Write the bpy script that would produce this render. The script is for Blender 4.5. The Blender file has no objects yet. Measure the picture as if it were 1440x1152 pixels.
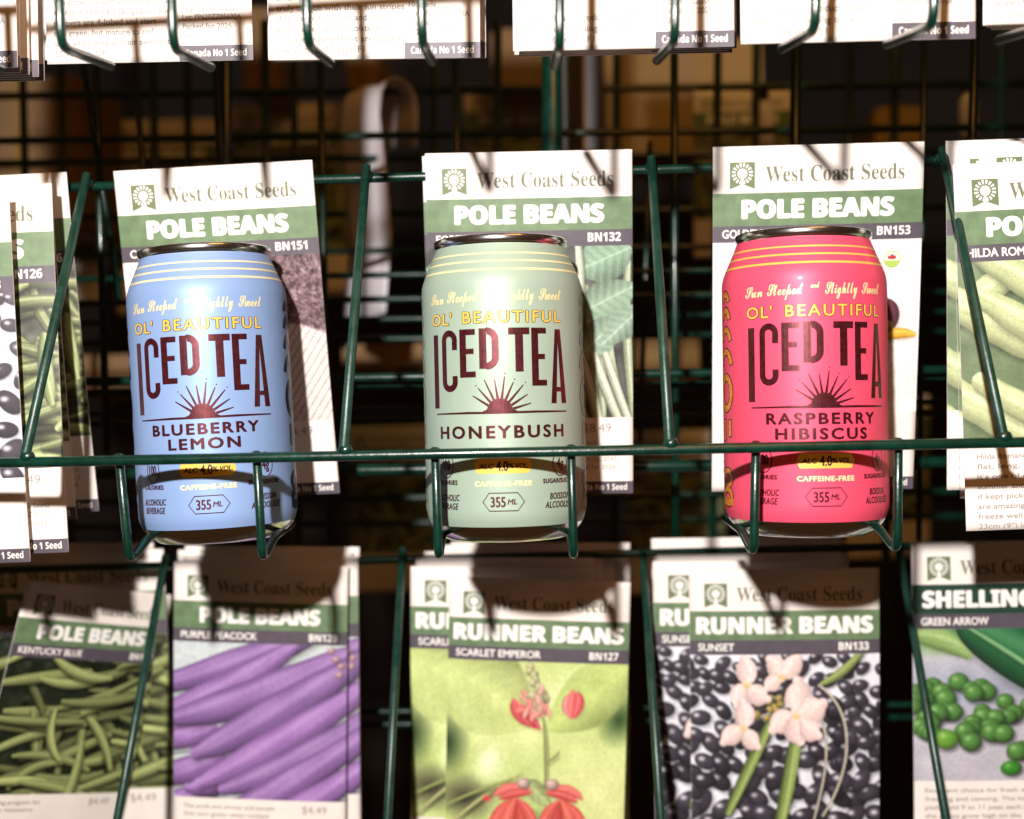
import bpy, bmesh, math, random
import numpy as np
from mathutils import Vector, Matrix

random.seed(7)
rng = np.random.default_rng(11)
sc = bpy.context.scene
col = sc.collection
PI = math.pi

# ------------------------------------------------------------------ camera
F_PX, W_PX, H_PX = 1850.0, 1440, 1152
CAM = np.array([0.0253, -0.4919, 0.0161])
YAW, PITCH, ROLL = -0.0461, 0.0, -0.0216
cy_, sy_, cp_, sp_ = math.cos(YAW), math.sin(YAW), math.cos(PITCH), math.sin(PITCH)
FWD = np.array([sy_ * cp_, cy_ * cp_, sp_])
R0 = np.array([cy_, -sy_, 0.0])
U0 = np.cross(R0, FWD)
RIGHT = R0 * math.cos(ROLL) + U0 * math.sin(ROLL)
UP = -R0 * math.sin(ROLL) + U0 * math.cos(ROLL)

cam = bpy.data.cameras.new('camera')
cam.sensor_width = 36.0
cam.lens = 36.0 * F_PX / W_PX
cam.clip_start = 0.01
cam.clip_end = 60
cam.dof.use_dof = True
cam.dof.focus_distance = 0.522
cam.dof.aperture_fstop = cam.lens / 8.3
cam.dof.aperture_blades = 7
camo = bpy.data.objects.new('camera', cam)
Mc = Matrix(((RIGHT[0], UP[0], -FWD[0], CAM[0]), (RIGHT[1], UP[1], -FWD[1], CAM[1]),
             (RIGHT[2], UP[2], -FWD[2], CAM[2]), (0, 0, 0, 1)))
camo.matrix_world = Mc
col.objects.link(camo)
sc.camera = camo


def at(px, py, Y):
    """the world point on the upright plane y = Y seen at a photo pixel"""
    d = FWD + RIGHT * ((px - W_PX / 2) / F_PX) - UP * ((py - H_PX / 2) / F_PX)
    t = (Y - CAM[1]) / d[1]
    return Vector(CAM + d * t)


# ------------------------------------------------------------------ light
world = bpy.data.worlds.new('World')
sc.world = world
world.use_nodes = True
bg = world.node_tree.nodes['Background']
bg.inputs['Color'].default_value = (1.0, 0.44, 0.13, 1)
bg.inputs['Strength'].default_value = 0.04

FLASH = Vector(CAM + RIGHT * -0.141 + UP * 0.272 + FWD * -0.32)


def lamp(name, kind, loc, energy, color, **kw):
    l = bpy.data.lights.new(name, kind)
    l.energy = energy
    l.color = color
    for k, v in kw.items():
        setattr(l, k, v)
    o = bpy.data.objects.new(name, l)
    o.location = loc
    col.objects.link(o)
    return o


lamp('camera_flash', 'POINT', FLASH, 73.0, (1.0, 0.92, 0.865), shadow_soft_size=0.016)
ol = lamp('shop_lamp', 'AREA', (0.22, 0.40, 0.62), 0.26, (1.0, 0.58, 0.15), size=0.25, spread=1.5)
ol.rotation_euler = (Vector((0.16, 0.70, 0.20)) - Vector((0.22, 0.40, 0.62))).to_track_quat('-Z', 'Y').to_euler()
sl = lamp('ceiling_lamp', 'AREA', (0.30, -0.50, 0.72), 2.1, (1.0, 0.42, 0.09), size=0.35)
sl.rotation_euler = (Vector((0.05, 0.0, 0.02)) - Vector((0.30, -0.50, 0.72))).to_track_quat('-Z', 'Y').to_euler()

sc.view_settings.view_transform = 'Standard'
sc.view_settings.look = 'None'
sc.view_settings.exposure = 0.0
sc.view_settings.gamma = 1.0
sc.cycles.use_denoising = True
sc.cycles.max_bounces = 6

# ------------------------------------------------------------------ helpers
def thing(name, label, cat, group=None):
    o = bpy.data.objects.new(name, None)
    o.empty_display_size = 0.01
    col.objects.link(o)
    tag(o, label, cat, group)
    return o


def tag(o, label=None, cat=None, group=None, kind=None):
    if label: o['label'] = label
    if cat: o['category'] = cat
    if group: o['group'] = group
    if kind: o['kind'] = kind
    return o


def link(name, me, parent=None):
    o = bpy.data.objects.new(name, me)
    col.objects.link(o)
    if parent is not None:
        o.parent = parent
    return o


def copy_tree(root, parent=None):
    c = root.copy()
    col.objects.link(c)
    c.parent = parent
    if parent is not None:
        c.matrix_parent_inverse = root.matrix_parent_inverse.copy()
    for ch in list(root.children):
        copy_tree(ch, c)
    return c


def mesh(name, v, f, mats, fm=None, smooth=False):
    me = bpy.data.meshes.new(name)
    me.from_pydata([tuple(map(float, p)) for p in v], [], [tuple(map(int, q)) for q in f])
    for m in mats:
        me.materials.append(m)
    if fm is not None:
        me.polygons.foreach_set('material_index', np.array(fm, dtype=np.int32))
    if smooth:
        me.polygons.foreach_set('use_smooth', np.ones(len(me.polygons), dtype=bool))
    me.update()
    return me


def lin(c):
    """display 0-255 colour to linear albedo"""
    a = np.array(c, float) / 255.0
    return np.where(a <= 0.04045, a / 12.92, ((a + 0.055) / 1.055) ** 2.4)


# ------------------------------------------------------------------ materials
def mat(name, color, rough=0.5, metal=0.0, var=0.0, scale=200.0, bump=0.0, bscale=120.0, coat=0.0, spec=0.5, var_col=None):
    m = bpy.data.materials.new(name)
    m.use_nodes = True
    nt = m.node_tree
    b = nt.nodes['Principled BSDF']
    b.inputs['Base Color'].default_value = (*color, 1)
    b.inputs['Roughness'].default_value = rough
    b.inputs['Metallic'].default_value = metal
    b.inputs['Coat Weight'].default_value = coat
    b.inputs['Coat Roughness'].default_value = 0.12
    b.inputs['Specular IOR Level'].default_value = spec
    tc = nt.nodes.new('ShaderNodeTexCoord')
    if var > 0:
        n = nt.nodes.new('ShaderNodeTexNoise')
        n.inputs['Scale'].default_value = scale
        n.inputs['Detail'].default_value = 6
        nt.links.new(tc.outputs['Object'], n.inputs['Vector'])
        mx = nt.nodes.new('ShaderNodeMix')
        mx.data_type = 'RGBA'
        lo = var_col if var_col else tuple(c * (1 - var) for c in color)
        hi = color if var_col else tuple(min(1, c * (1 + var)) for c in color)
        mx.inputs['A'].default_value = (*lo, 1)
        mx.inputs['B'].default_value = (*hi, 1)
        r = nt.nodes.new('ShaderNodeMapRange')
        r.inputs['From Min'].default_value = 0.36
        r.inputs['From Max'].default_value = 0.64
        nt.links.new(n.outputs['Fac'], r.inputs['Value'])
        nt.links.new(r.outputs['Result'], mx.inputs['Factor'])
        nt.links.new(mx.outputs['Result'], b.inputs['Base Color'])
    if bump > 0:
        n2 = nt.nodes.new('ShaderNodeTexNoise')
        n2.inputs['Scale'].default_value = bscale
        n2.inputs['Detail'].default_value = 4
        nt.links.new(tc.outputs['Object'], n2.inputs['Vector'])
        bp = nt.nodes.new('ShaderNodeBump')
        bp.inputs['Strength'].default_value = bump
        bp.inputs['Distance'].default_value = 0.001
        nt.links.new(n2.outputs['Fac'], bp.inputs['Height'])
        nt.links.new(bp.outputs['Normal'], b.inputs['Normal'])
    return m


PAPER = mat('white_paper', (0.81, 0.75, 0.70), 0.55, var=0.035, scale=60, bump=0.45, bscale=38)
KRAFT = mat('packet_inside', (0.62, 0.56, 0.48), 0.7, var=0.06, scale=90)
GREEN = mat('green_ink', tuple(lin((106, 134, 96)) * 0.78), 0.5, var=0.16, scale=160, bump=0.2, bscale=45)
DKGREEN = mat('dark_green_ink', tuple(lin((16, 62, 44)) * 0.8), 0.5, var=0.14, scale=160)
PURPLE = mat('purple_grey_ink', tuple(lin((93, 85, 97)) * 0.7), 0.5, var=0.08, scale=200)
WHITEINK = mat('white_print', (0.84, 0.82, 0.78), 0.5)
SERIF = mat('olive_print', (0.15, 0.16, 0.095), 0.6)
LOGO = mat('logo_green', tuple(lin((122, 140, 96)) * 0.62), 0.55)
TEXT = mat('grey_text_print', (0.30, 0.27, 0.26), 0.6)
TEXTD = mat('dark_text_print', (0.09, 0.08, 0.08), 0.6)
RED = mat('red_print', (0.42, 0.03, 0.03), 0.5)
LIME = mat('lime_print', (0.36, 0.52, 0.10), 0.5)

PICT = bpy.data.materials.new('printed_picture')
PICT.use_nodes = True
_nt = PICT.node_tree
_b = _nt.nodes['Principled BSDF']
_a = _nt.nodes.new('ShaderNodeAttribute')
_a.attribute_name = 'Col'
_nt.links.new(_a.outputs['Color'], _b.inputs['Base Color'])
_b.inputs['Roughness'].default_value = 0.45

# ------------------------------------------------------------------ lettering
_cache = {}


def _uni(s, up, lo):
    o = ''
    for ch in s:
        if 'A' <= ch <= 'Z': o += chr(up + ord(ch) - 65)
        elif 'a' <= ch <= 'z': o += chr(lo + ord(ch) - 97)
        elif '0' <= ch <= '9' and up == 0x1D5D4: o += chr(0x1D7EC + ord(ch) - 48)
        else: o += ch
    return o


def glyphs(body, style='sans', space=1.0):
    key = (body, style, space)
    if key in _cache:
        return _cache[key]
    s = {'serif': lambda t: _uni(t, 0x1D400, 0x1D41A), 'bold': lambda t: _uni(t, 0x1D5D4, 0x1D5EE),
         'script': lambda t: _uni(t, 0x1D4D0, 0x1D4EA), 'sans': lambda t: t}[style](body)
    c = bpy.data.curves.new('lettering', 'FONT')
    c.body = s
    c.size = 1.0
    c.resolution_u = 3
    c.space_character = space
    o = bpy.data.objects.new('lettering', c)
    col.objects.link(o)
    dg = bpy.context.evaluated_depsgraph_get()
    me = bpy.data.meshes.new_from_object(o.evaluated_get(dg))
    v = np.array([(p.co.x, p.co.y) for p in me.vertices]).reshape(-1, 2)
    f = [tuple(p.vertices) for p in me.polygons]
    bpy.data.meshes.remove(me)
    bpy.data.objects.remove(o)
    bpy.data.curves.remove(c)
    if len(v):
        v = v - np.array([v[:, 0].min(), 0])
    _cache[key] = (v, f)
    return v, f


class Sheet:
    """flat print in millimetres (x right, y up) with a layer height, wrapped onto a surface by a map"""

    def __init__(s):
        s.v, s.f, s.m, s.mats = [], [], [], []

    def mi(s, m):
        if m not in s.mats:
            s.mats.append(m)
        return s.mats.index(m)

    def add(s, pts, faces, layer, m):
        b = len(s.v)
        k = s.mi(m)
        s.v += [(p[0], p[1], layer) for p in pts]
        for q in faces:
            s.f.append(tuple(b + i for i in q))
            s.m.append(k)

    def poly(s, pts, layer, m):
        s.add(pts, [range(len(pts))], layer, m)

    def grid(s, x0, y0, x1, y1, nx, ny, layer, m):
        pts = [(x0 + (x1 - x0) * i / nx, y0 + (y1 - y0) * j / ny) for j in range(ny + 1) for i in range(nx + 1)]
        fs = [(j * (nx + 1) + i, j * (nx + 1) + i + 1, (j + 1) * (nx + 1) + i + 1, (j + 1) * (nx + 1) + i)
              for j in range(ny) for i in range(nx)]
        s.add(pts, fs, layer, m)

    def text(s, body, x, y, m, w=None, h=None, style='sans', align='l', layer=0.12, fat=0.0, space=1.0, rot=0.0, shear=0.0):
        """h is the cap height, w the whole width"""
        v, f = glyphs(body, style, space)
        if not len(v):
            return
        cap = 0.70
        gw = v[:, 0].max()
        sy = (h / cap) if h else w / gw
        sx = (w / gw) if w else sy
        p = v * np.array([sx, sy])
        p[:, 0] += p[:, 1] * shear
        W = gw * sx
        p[:, 0] -= {'l': 0, 'c': W / 2, 'r': W}[align]
        cr, sr = math.cos(rot), math.sin(rot)
        p = p @ np.array([[cr, sr], [-sr, cr]])
        offs = [(0, 0)] if fat == 0 else [(0, 0), (fat, 0), (-fat, 0), (0, fat * .7), (0, -fat * .7), (fat * .7, fat * .5), (-fat * .7, -fat * .5), (fat * .7, -fat * .5), (-fat * .7, fat * .5)]
        for i, (ox, oy) in enumerate(offs):
            s.add(p + np.array([x + ox, y + oy]), f, layer + i * 0.006, m)

    def stroke(s, pts, w, layer, m, closed=False):
        """a ribbon of constant or listed width along a line"""
        pts = [np.array(p, float) for p in pts]
        n = len(pts)
        L, R = [], []
        for i in range(n):
            a = pts[(i - 1) % n] if (closed or i > 0) else pts[i]
            b = pts[(i + 1) % n] if (closed or i < n - 1) else pts[i]
            d = b - a
            d = d / (np.hypot(*d) + 1e-9)
            nn = np.array([-d[1], d[0]])
            ww = w[i] if hasattr(w, '__len__') else w
            L.append(pts[i] + nn * ww / 2)
            R.append(pts[i] - nn * ww / 2)
        q = L + R
        rngi = range(n if closed else n - 1)
        s.add(q, [(i, n + i, n + (i + 1) % n, (i + 1) % n) for i in rngi], layer, m)

    def disc(s, x, y, rx, ry, layer, m, n=28, a0=0, a1=2 * PI):
        s.poly([(x + rx * math.cos(a0 + (a1 - a0) * i / n), y + ry * math.sin(a0 + (a1 - a0) * i / n)) for i in range(n + (0 if a1 - a0 > 6.2 else 1))], layer, m)

    def ring(s, x, y, rx, ry, w, layer, m, n=28, a0=0, a1=2 * PI):
        full = a1 - a0 > 6.2
        s.stroke([(x + rx * math.cos(a0 + (a1 - a0) * i / n), y + ry * math.sin(a0 + (a1 - a0) * i / n)) for i in range(n + (0 if full else 1))], w, layer, m, closed=full)

    def build(s, name, fn, parent=None, cut=None, smooth=False):
        if not s.v:
            return None
        v, f, fm = s.v, s.f, s.m
        if cut:
            bm = bmesh.new()
            vs = [bm.verts.new(p) for p in v]
            for q, k in zip(f, fm):
                try:
                    fc = bm.faces.new([vs[i] for i in q])
                    fc.material_index = k
                except ValueError:
                    pass
            xs = [p[0] for p in v]
            x = math.floor(min(xs) / cut) * cut + cut
            while x < max(xs):
                g = bm.verts[:] + bm.edges[:] + bm.faces[:]
                bmesh.ops.bisect_plane(bm, geom=g, plane_co=(x, 0, 0), plane_no=(1, 0, 0), dist=1e-6)
                x += cut
            for vv in bm.verts:
                vv.co = Vector(fn(*vv.co))
            me = bpy.data.meshes.new(name)
            bm.to_mesh(me)
            bm.free()
            for m in s.mats:
                me.materials.append(m)
            if smooth:
                me.polygons.foreach_set('use_smooth', np.ones(len(me.polygons), dtype=bool))
        else:
            me = mesh(name, [fn(*p) for p in v], f, s.mats, fm, smooth)
        return link(name, me, parent)


# ------------------------------------------------------------------ the printed pictures
# each is a small painting (what is printed on the packet) kept as the point colours of a fine grid
class Paint:
    def __init__(s, w, h, base):
        s.w, s.h = w, h
        s.a = np.ones((h, w, 3)) * np.array(base, float)
        s.yy, s.xx = np.mgrid[0:h, 0:w].astype(float)

    def noise(s, cell, amp, seed=0, color=(1, 1, 1)):
        r = np.random.default_rng(seed)
        gh, gw = int(s.h / cell) + 3, int(s.w / cell) + 3
        g = r.standard_normal((gh, gw))
        y, x = s.yy / cell, s.xx / cell
        y0, x0 = y.astype(int), x.astype(int)
        fy, fx = y - y0, x - x0
        fy = fy * fy * (3 - 2 * fy)
        fx = fx * fx * (3 - 2 * fx)
        n = (g[y0, x0] * (1 - fx) + g[y0, x0 + 1] * fx) * (1 - fy) + (g[y0 + 1, x0] * (1 - fx) + g[y0 + 1, x0 + 1] * fx) * fy
        s.a += (n * amp)[..., None] * np.array(color)
        return n

    def blob(s, x, y, rx, ry, c, soft=0.5, rot=0.0, op=1.0):
        dx, dy = s.xx - x, s.yy - y
        u = (dx * math.cos(rot) + dy * math.sin(rot)) / rx
        v = (-dx * math.sin(rot) + dy * math.cos(rot)) / ry
        d = np.sqrt(u * u + v * v)
        al = np.clip((1 - d) / max(soft, 1e-3), 0, 1) * op
        s.a = s.a * (1 - al[..., None]) + np.array(c, float) * al[..., None]

    def ball(s, x, y, rx, ry, c, hi, rot=0.0, lx=-0.35, ly=-0.4, dark=0.45, shadow=0.5, gl=0.5):
        R = max(rx, ry) * 1.6 + 4
        x0, x1, y0, y1 = int(max(0, x - R)), int(min(s.w, x + R)), int(max(0, y - R)), int(min(s.h, y + R))
        if x1 <= x0 or y1 <= y0:
            return
        X, Y, A = s.xx[y0:y1, x0:x1], s.yy[y0:y1, x0:x1], s.a[y0:y1, x0:x1]
        def uv(ox, oy):
            dx, dy = X - x - ox, Y - y - oy
            return (dx * math.cos(rot) + dy * math.sin(rot)) / rx, (-dx * math.sin(rot) + dy * math.cos(rot)) / ry
        u, v = uv(rx * .18, ry * .3)
        al = np.clip((1.25 - np.sqrt(u * u + v * v)) / .5, 0, 1) * shadow
        A *= (1 - al[..., None])
        u, v = uv(0, 0)
        d = np.sqrt(u * u + v * v)
        al = np.clip((1 - d) * min(rx, ry) * .9 + .5, 0, 1)
        dx, dy = (X - x) / rx, (Y - y) / ry
        nz = np.sqrt(np.clip(1 - d * d, 0, 1))
        lam = np.clip(nz * .75 + (dx * lx + dy * ly) * .6, 0, 1)
        sh = dark + (1 - dark) * lam
        k = np.clip(1 - np.sqrt((dx - lx * .9) ** 2 + (dy - ly * .9) ** 2) / .45, 0, 1) ** 1.3 * gl
        k = np.clip(k, 0, 1)
        cc = np.array(c, float) * sh[..., None]
        cc = cc * (1 - k[..., None]) + np.array(hi, float) * k[..., None]
        A[:] = A * (1 - al[..., None]) + cc * al[..., None]

    def pod(s, pts, w, c, hi, dark=0.4, taper=0.6, shadow=0.45, side=-0.35, lumps=0.0, nl=6, streak=0.1, seed=0, sox=2.0, soy=4.0):
        """a bean pod: a smooth stroke through the points, tapered, shaded across its width"""
        P = np.array(pts, float)
        t = np.linspace(0, 1, 22)
        if len(P) == 2:
            Q = P[0] + (P[1] - P[0]) * t[:, None]
        elif len(P) == 3:
            Q = ((1 - t) ** 2)[:, None] * P[0] + (2 * t * (1 - t))[:, None] * P[1] + (t ** 2)[:, None] * P[2]
        else:
            Q = ((1 - t) ** 3)[:, None] * P[0] + (3 * t * (1 - t) ** 2)[:, None] * P[1] + (3 * t * t * (1 - t))[:, None] * P[2] + (t ** 3)[:, None] * P[3]
        m = w * 1.6 + 8
        x0, x1 = int(max(0, Q[:, 0].min() - m)), int(min(s.w, Q[:, 0].max() + m))
        y0, y1 = int(max(0, Q[:, 1].min() - m)), int(min(s.h, Q[:, 1].max() + m))
        if x1 <= x0 or y1 <= y0:
            return
        X, Y, A = s.xx[y0:y1, x0:x1], s.yy[y0:y1, x0:x1], s.a[y0:y1, x0:x1]

        def field(ox, oy):
            best = np.full(X.shape, 1e9)
            tt = np.zeros(X.shape)
            sg = np.zeros(X.shape)
            for i in range(len(Q) - 1):
                a, b = Q[i], Q[i + 1]
                d = b - a
                L2 = d @ d + 1e-9
                px, py = X - ox - a[0], Y - oy - a[1]
                k = np.clip((px * d[0] + py * d[1]) / L2, 0, 1)
                ex, ey = px - k * d[0], py - k * d[1]
                q = ex * ex + ey * ey
                cr = (d[0] * ey - d[1] * ex) / math.sqrt(L2)
                mk = q < best
                best = np.where(mk, q, best)
                tt = np.where(mk, (i + k) / (len(Q) - 1), tt)
                sg = np.where(mk, cr, sg)
            return np.sqrt(best), tt, sg

        def width(tt):
            ww = w * (1 - taper + taper * np.clip(np.sin(PI * np.clip(tt, 0.02, 0.98)), 0, 1) ** .55)
            if lumps:
                ww = ww * (1 + lumps * np.sin(tt * nl * 2 * PI + seed))
            return ww
        d, tt, sg = field(sox, soy)
        al = np.clip((width(tt) * 1.25 - d) / (w * .7), 0, 1) * shadow
        A *= (1 - al[..., None])
        d, tt, sg = field(0, 0)
        ww = width(tt)
        al = np.clip(ww - d + .5, 0, 1)
        n = np.clip(sg / ww, -1, 1)
        up = 1.0 if Q[-1][0] >= Q[0][0] else -1.0
        lam = np.sqrt(np.clip(1 - n * n, 0, 1)) * .8 + n * side * up * .9
        lam = np.clip(lam, 0, 1)
        lam += streak * np.sin(n * 9 + tt * 7 + seed) * .5
        if lumps:
            lam += lumps * .9 * np.sin(tt * nl * 2 * PI + seed)
        sh = dark + (1 - dark) * np.clip(lam, 0, 1)
        k = np.clip(lam - .72, 0, 1)[..., None] * 2.2
        cc = np.array(c, float) * sh[..., None]
        cc = cc * (1 - k) + np.array(hi, float) * k
        A[:] = A * (1 - al[..., None]) + cc * al[..., None]

    def leaf(s, x, y, L, wd, rot, c, hi, veins=7, vi=.55):
        dx, dy = s.xx - x, s.yy - y
        u = (dx * math.cos(rot) + dy * math.sin(rot)) / L
        v = (-dx * math.sin(rot) + dy * math.cos(rot)) / wd
        half = np.clip(np.sin(PI * np.clip(u, 0, 1)) ** .7 * (1 - .35 * np.clip(u, 0, 1)), 1e-3, 1)
        ins = (u > 0) & (u < 1)
        e = np.abs(v) / half
        al = np.clip((1 - e) * wd * .35, 0, 1) * ins
        ph = np.abs(((u * veins - np.abs(v) * 1.6) % 1.0) - .5) * 2
        vein = np.clip(1 - ph * 3.2, 0, 1) * .8 + np.clip(1 - np.abs(v) * wd / 1.6, 0, 1)
        lam = np.clip((.72 if vi > .3 else .95) + .30 * vi * np.sin(ph * 3) - .22 * v * np.sign(v) + .12 * v, .3, 1)
        cc = np.array(c, float) * lam[..., None]
        vv = (np.clip(vein, 0, 1) * vi)[..., None]
        cc = cc * (1 - vv) + np.array(hi, float) * vv
        s.a = s.a * (1 - al[..., None]) + cc * al[..., None]


PN, PMH = 216, 184          # grid of a packet picture
R_ = random.Random


def pic_green_beans(pale=False):
    p = Paint(PN, PMH, (26, 34, 20) if not pale else (70, 74, 62))
    p.noise(9, 10, 1)
    r = R_(5 if not pale else 9)
    for i in range(100):
        x, y = r.uniform(-20, PN + 20), r.uniform(-15, PMH + 15) if i < 80 else r.uniform(10, PMH)
        a = r.choice([r.uniform(-.5, .3), r.uniform(-.5, .3), r.uniform(.7, 1.9)])
        L = r.uniform(60, 135)
        k = r.uniform(-22, 22)
        ex, ey = x + L * math.cos(a), y + L * math.sin(a)
        mx, my = (x + ex) / 2 - k * math.sin(a), (y + ey) / 2 + k * math.cos(a)
        g = r.uniform(.7, 1.1) * (.6 + .4 * i / 110)
        if pale:
            c, hi = (170 * g, 188 * g, 120 * g), (232, 238, 200)
        else:
            c, hi = (196 * g, 210 * g, 128 * g), (228 * g, 240 * g, 170 * g)
        p.pod([(x, y), (mx, my), (ex, ey)], r.uniform(5.4, 8.2), c, hi, dark=.36, seed=i, shadow=.55)
    return p.a


def pic_purple():
    p = Paint(PN, PMH, (196, 206, 208))
    for i in range(16):
        y = 120 + i * 9
        p.pod([(-10, y + 14), (PN + 10, y - 22)], 1.1, (150, 164, 170), (170, 180, 186), shadow=0)
    p.noise(6, 4, 3)
    rows = [(-30, 56, 196, -22, 20), (-24, 88, 150, 2, 20), (-40, 118, 50, 100, 16), (-6, 92, 226, 6, 24), (-30, 160, 60, 134, 19), (-20, 190, 66, 158, 17),
            (30, 130, 232, 18, 25), (18, 172, 80, 140, 15), (34, 166, 240, 48, 22), (64, 172, 244, 82, 21), (40, 220, 240, 104, 22), (86, 222, 244, 136, 20)]
    for i, (x0, y0, x1, y1, w) in enumerate(rows):
        mx, my = (x0 + x1) / 2 + 3, (y0 + y1) / 2 + (17 if i % 2 else 9)
        s = (i % 3) * 10
        p.pod([(x0, y0), (mx, my), (x1, y1)], w * .86, (150 + s, 112 + s * .6, 180 + s), (204, 180, 218), dark=.44, taper=.72, lumps=.02, nl=3, seed=i, shadow=.42, streak=.06)
    for (x, y) in ((196, 6), (202, 16), (206, 34), (208, 24)):
        p.ball(x, y, 5, 3.5, (214, 170, 176), (240, 220, 220), rot=-.3, shadow=.2)
    return p.a


def pic_scarlet():
    p = Paint(PN, PMH, (190, 208, 132))
    p.blob(60, 50, 120, 70, (224, 232, 168), 1.0)
    p.blob(190, 140, 90, 90, (222, 232, 164), 1.0)
    p.blob(206, 60, 26, 34, (58, 84, 44), .9, .5)
    p.blob(0, 92, 30, 40, (46, 66, 36), .9)
    p.blob(24, 150, 44, 30, (74, 70, 56), .9)
    p.blob(120, 180, 60, 24, (96, 128, 84), .9)
    p.blob(150, 30, 70, 26, (214, 226, 170), .8, -.5)
    p.leaf(-6, 0, 130, 62, .55, (206, 222, 142), (224, 234, 178), 4, .12)
    p.leaf(216, 2, 120, 40, 2.5, (196, 216, 128), (218, 232, 168), 4, .12)
    p.blob(54, 112, 24, 30, (212, 226, 168), .6, .3)
    p.blob(52, 108, 12, 18, (228, 238, 198), .8, .3)
    p.noise(20, 5, 8)
    p.pod([(-4, 190), (50, 140), (92, 122)], 2.2, (196, 198, 128), (226, 226, 180), shadow=.3)
    p.pod([(0, 160), (40, 140), (80, 128)], 1.8, (160, 178, 96), (200, 210, 150), shadow=.3)
    p.pod([(120, 140), (122, 96), (116, 60)], 2.4, (160, 168, 100), (206, 214, 160), shadow=.3)
    p.pod([(120, 108), (130, 104), (136, 96)], 1.6, (160, 168, 100), (206, 214, 160), shadow=.2)
    p.leaf(96, 128, 44, 15, .75, (196, 214, 140), (224, 234, 184), 4)
    r = R_(3)
    for i in range(26):
        t = i / 26
        p.ball(98 + 14 * t + r.uniform(-8, 8) * (t + .3), 4 + 46 * t + r.uniform(-3, 3), 3.4 + 3.4 * t, 3.2 + 3 * t, (222, 222, 168), (246, 246, 224), shadow=.15)
    def petal(pts, w, c=(232, 104, 104), hi=(250, 206, 200), sd=-.3):
        p.pod(pts, w, c, hi, dark=.72, taper=.85, shadow=.10, side=sd, streak=.07, seed=pts[0][0])
    petal([(80, 42), (80, 54), (98, 68)], 7, (222, 92, 98))
    petal([(84, 44), (94, 62), (106, 70)], 6)
    petal([(92, 48), (100, 60), (112, 72)], 5, (214, 74, 88))
    petal([(96, 42), (100, 50), (104, 60)], 4, (240, 150, 146))
    petal([(146, 34), (138, 46), (146, 56)], 5, (240, 160, 152))
    petal([(150, 30), (150, 44), (148, 58)], 6)
    petal([(156, 32), (162, 42), (152, 58)], 6, (220, 86, 94))
    rr = R_(6)
    for i in range(16):
        x, y = 106 + rr.uniform(-13, 15), 44 + rr.uniform(-12, 18)
        a = rr.uniform(0, 6.28)
        petal([(x, y), (x + 5 * math.cos(a), y + 5 * math.sin(a) - 1), (x + 9 * math.cos(a), y + 9 * math.sin(a))], rr.uniform(2.4, 4.2), (236 - i, 120 + 4 * i, 116 + 3 * i), (250, 214, 204))
    for (cx, fl) in ((84, 1), (140, -1)):
        petal([(cx - 24 * fl, 146), (cx - 10 * fl, 134), (cx + 16 * fl, 138)], 6, (232, 112, 104), (248, 190, 178))
        petal([(cx - 18 * fl, 150), (cx - 2 * fl, 142), (cx + 18 * fl, 142)], 5, (216, 82, 80))
        petal([(cx - 2 * fl, 152), (cx - 26 * fl, 172), (cx - 24 * fl, 194)], 10, (222, 92, 82), (242, 168, 152))
        petal([(cx, 152), (cx - 12 * fl, 176), (cx - 8 * fl, 200)], 10, (230, 104, 90), (244, 180, 164))
        petal([(cx + 4 * fl, 152), (cx + 10 * fl, 176), (cx + 6 * fl, 200)], 9, (214, 82, 74), (240, 160, 146))
        petal([(cx + 6 * fl, 152), (cx + 24 * fl, 170), (cx + 20 * fl, 196)], 8, (224, 96, 86), (242, 170, 156))
    p.blob(50, 150, 6, 4, (206, 70, 66), .4)
    for (x, y) in ((94, 132), (128, 132)):
        p.ball(x, y, 8, 6, (236, 200, 190), (250, 236, 226), shadow=.1)
    return p.a


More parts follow.
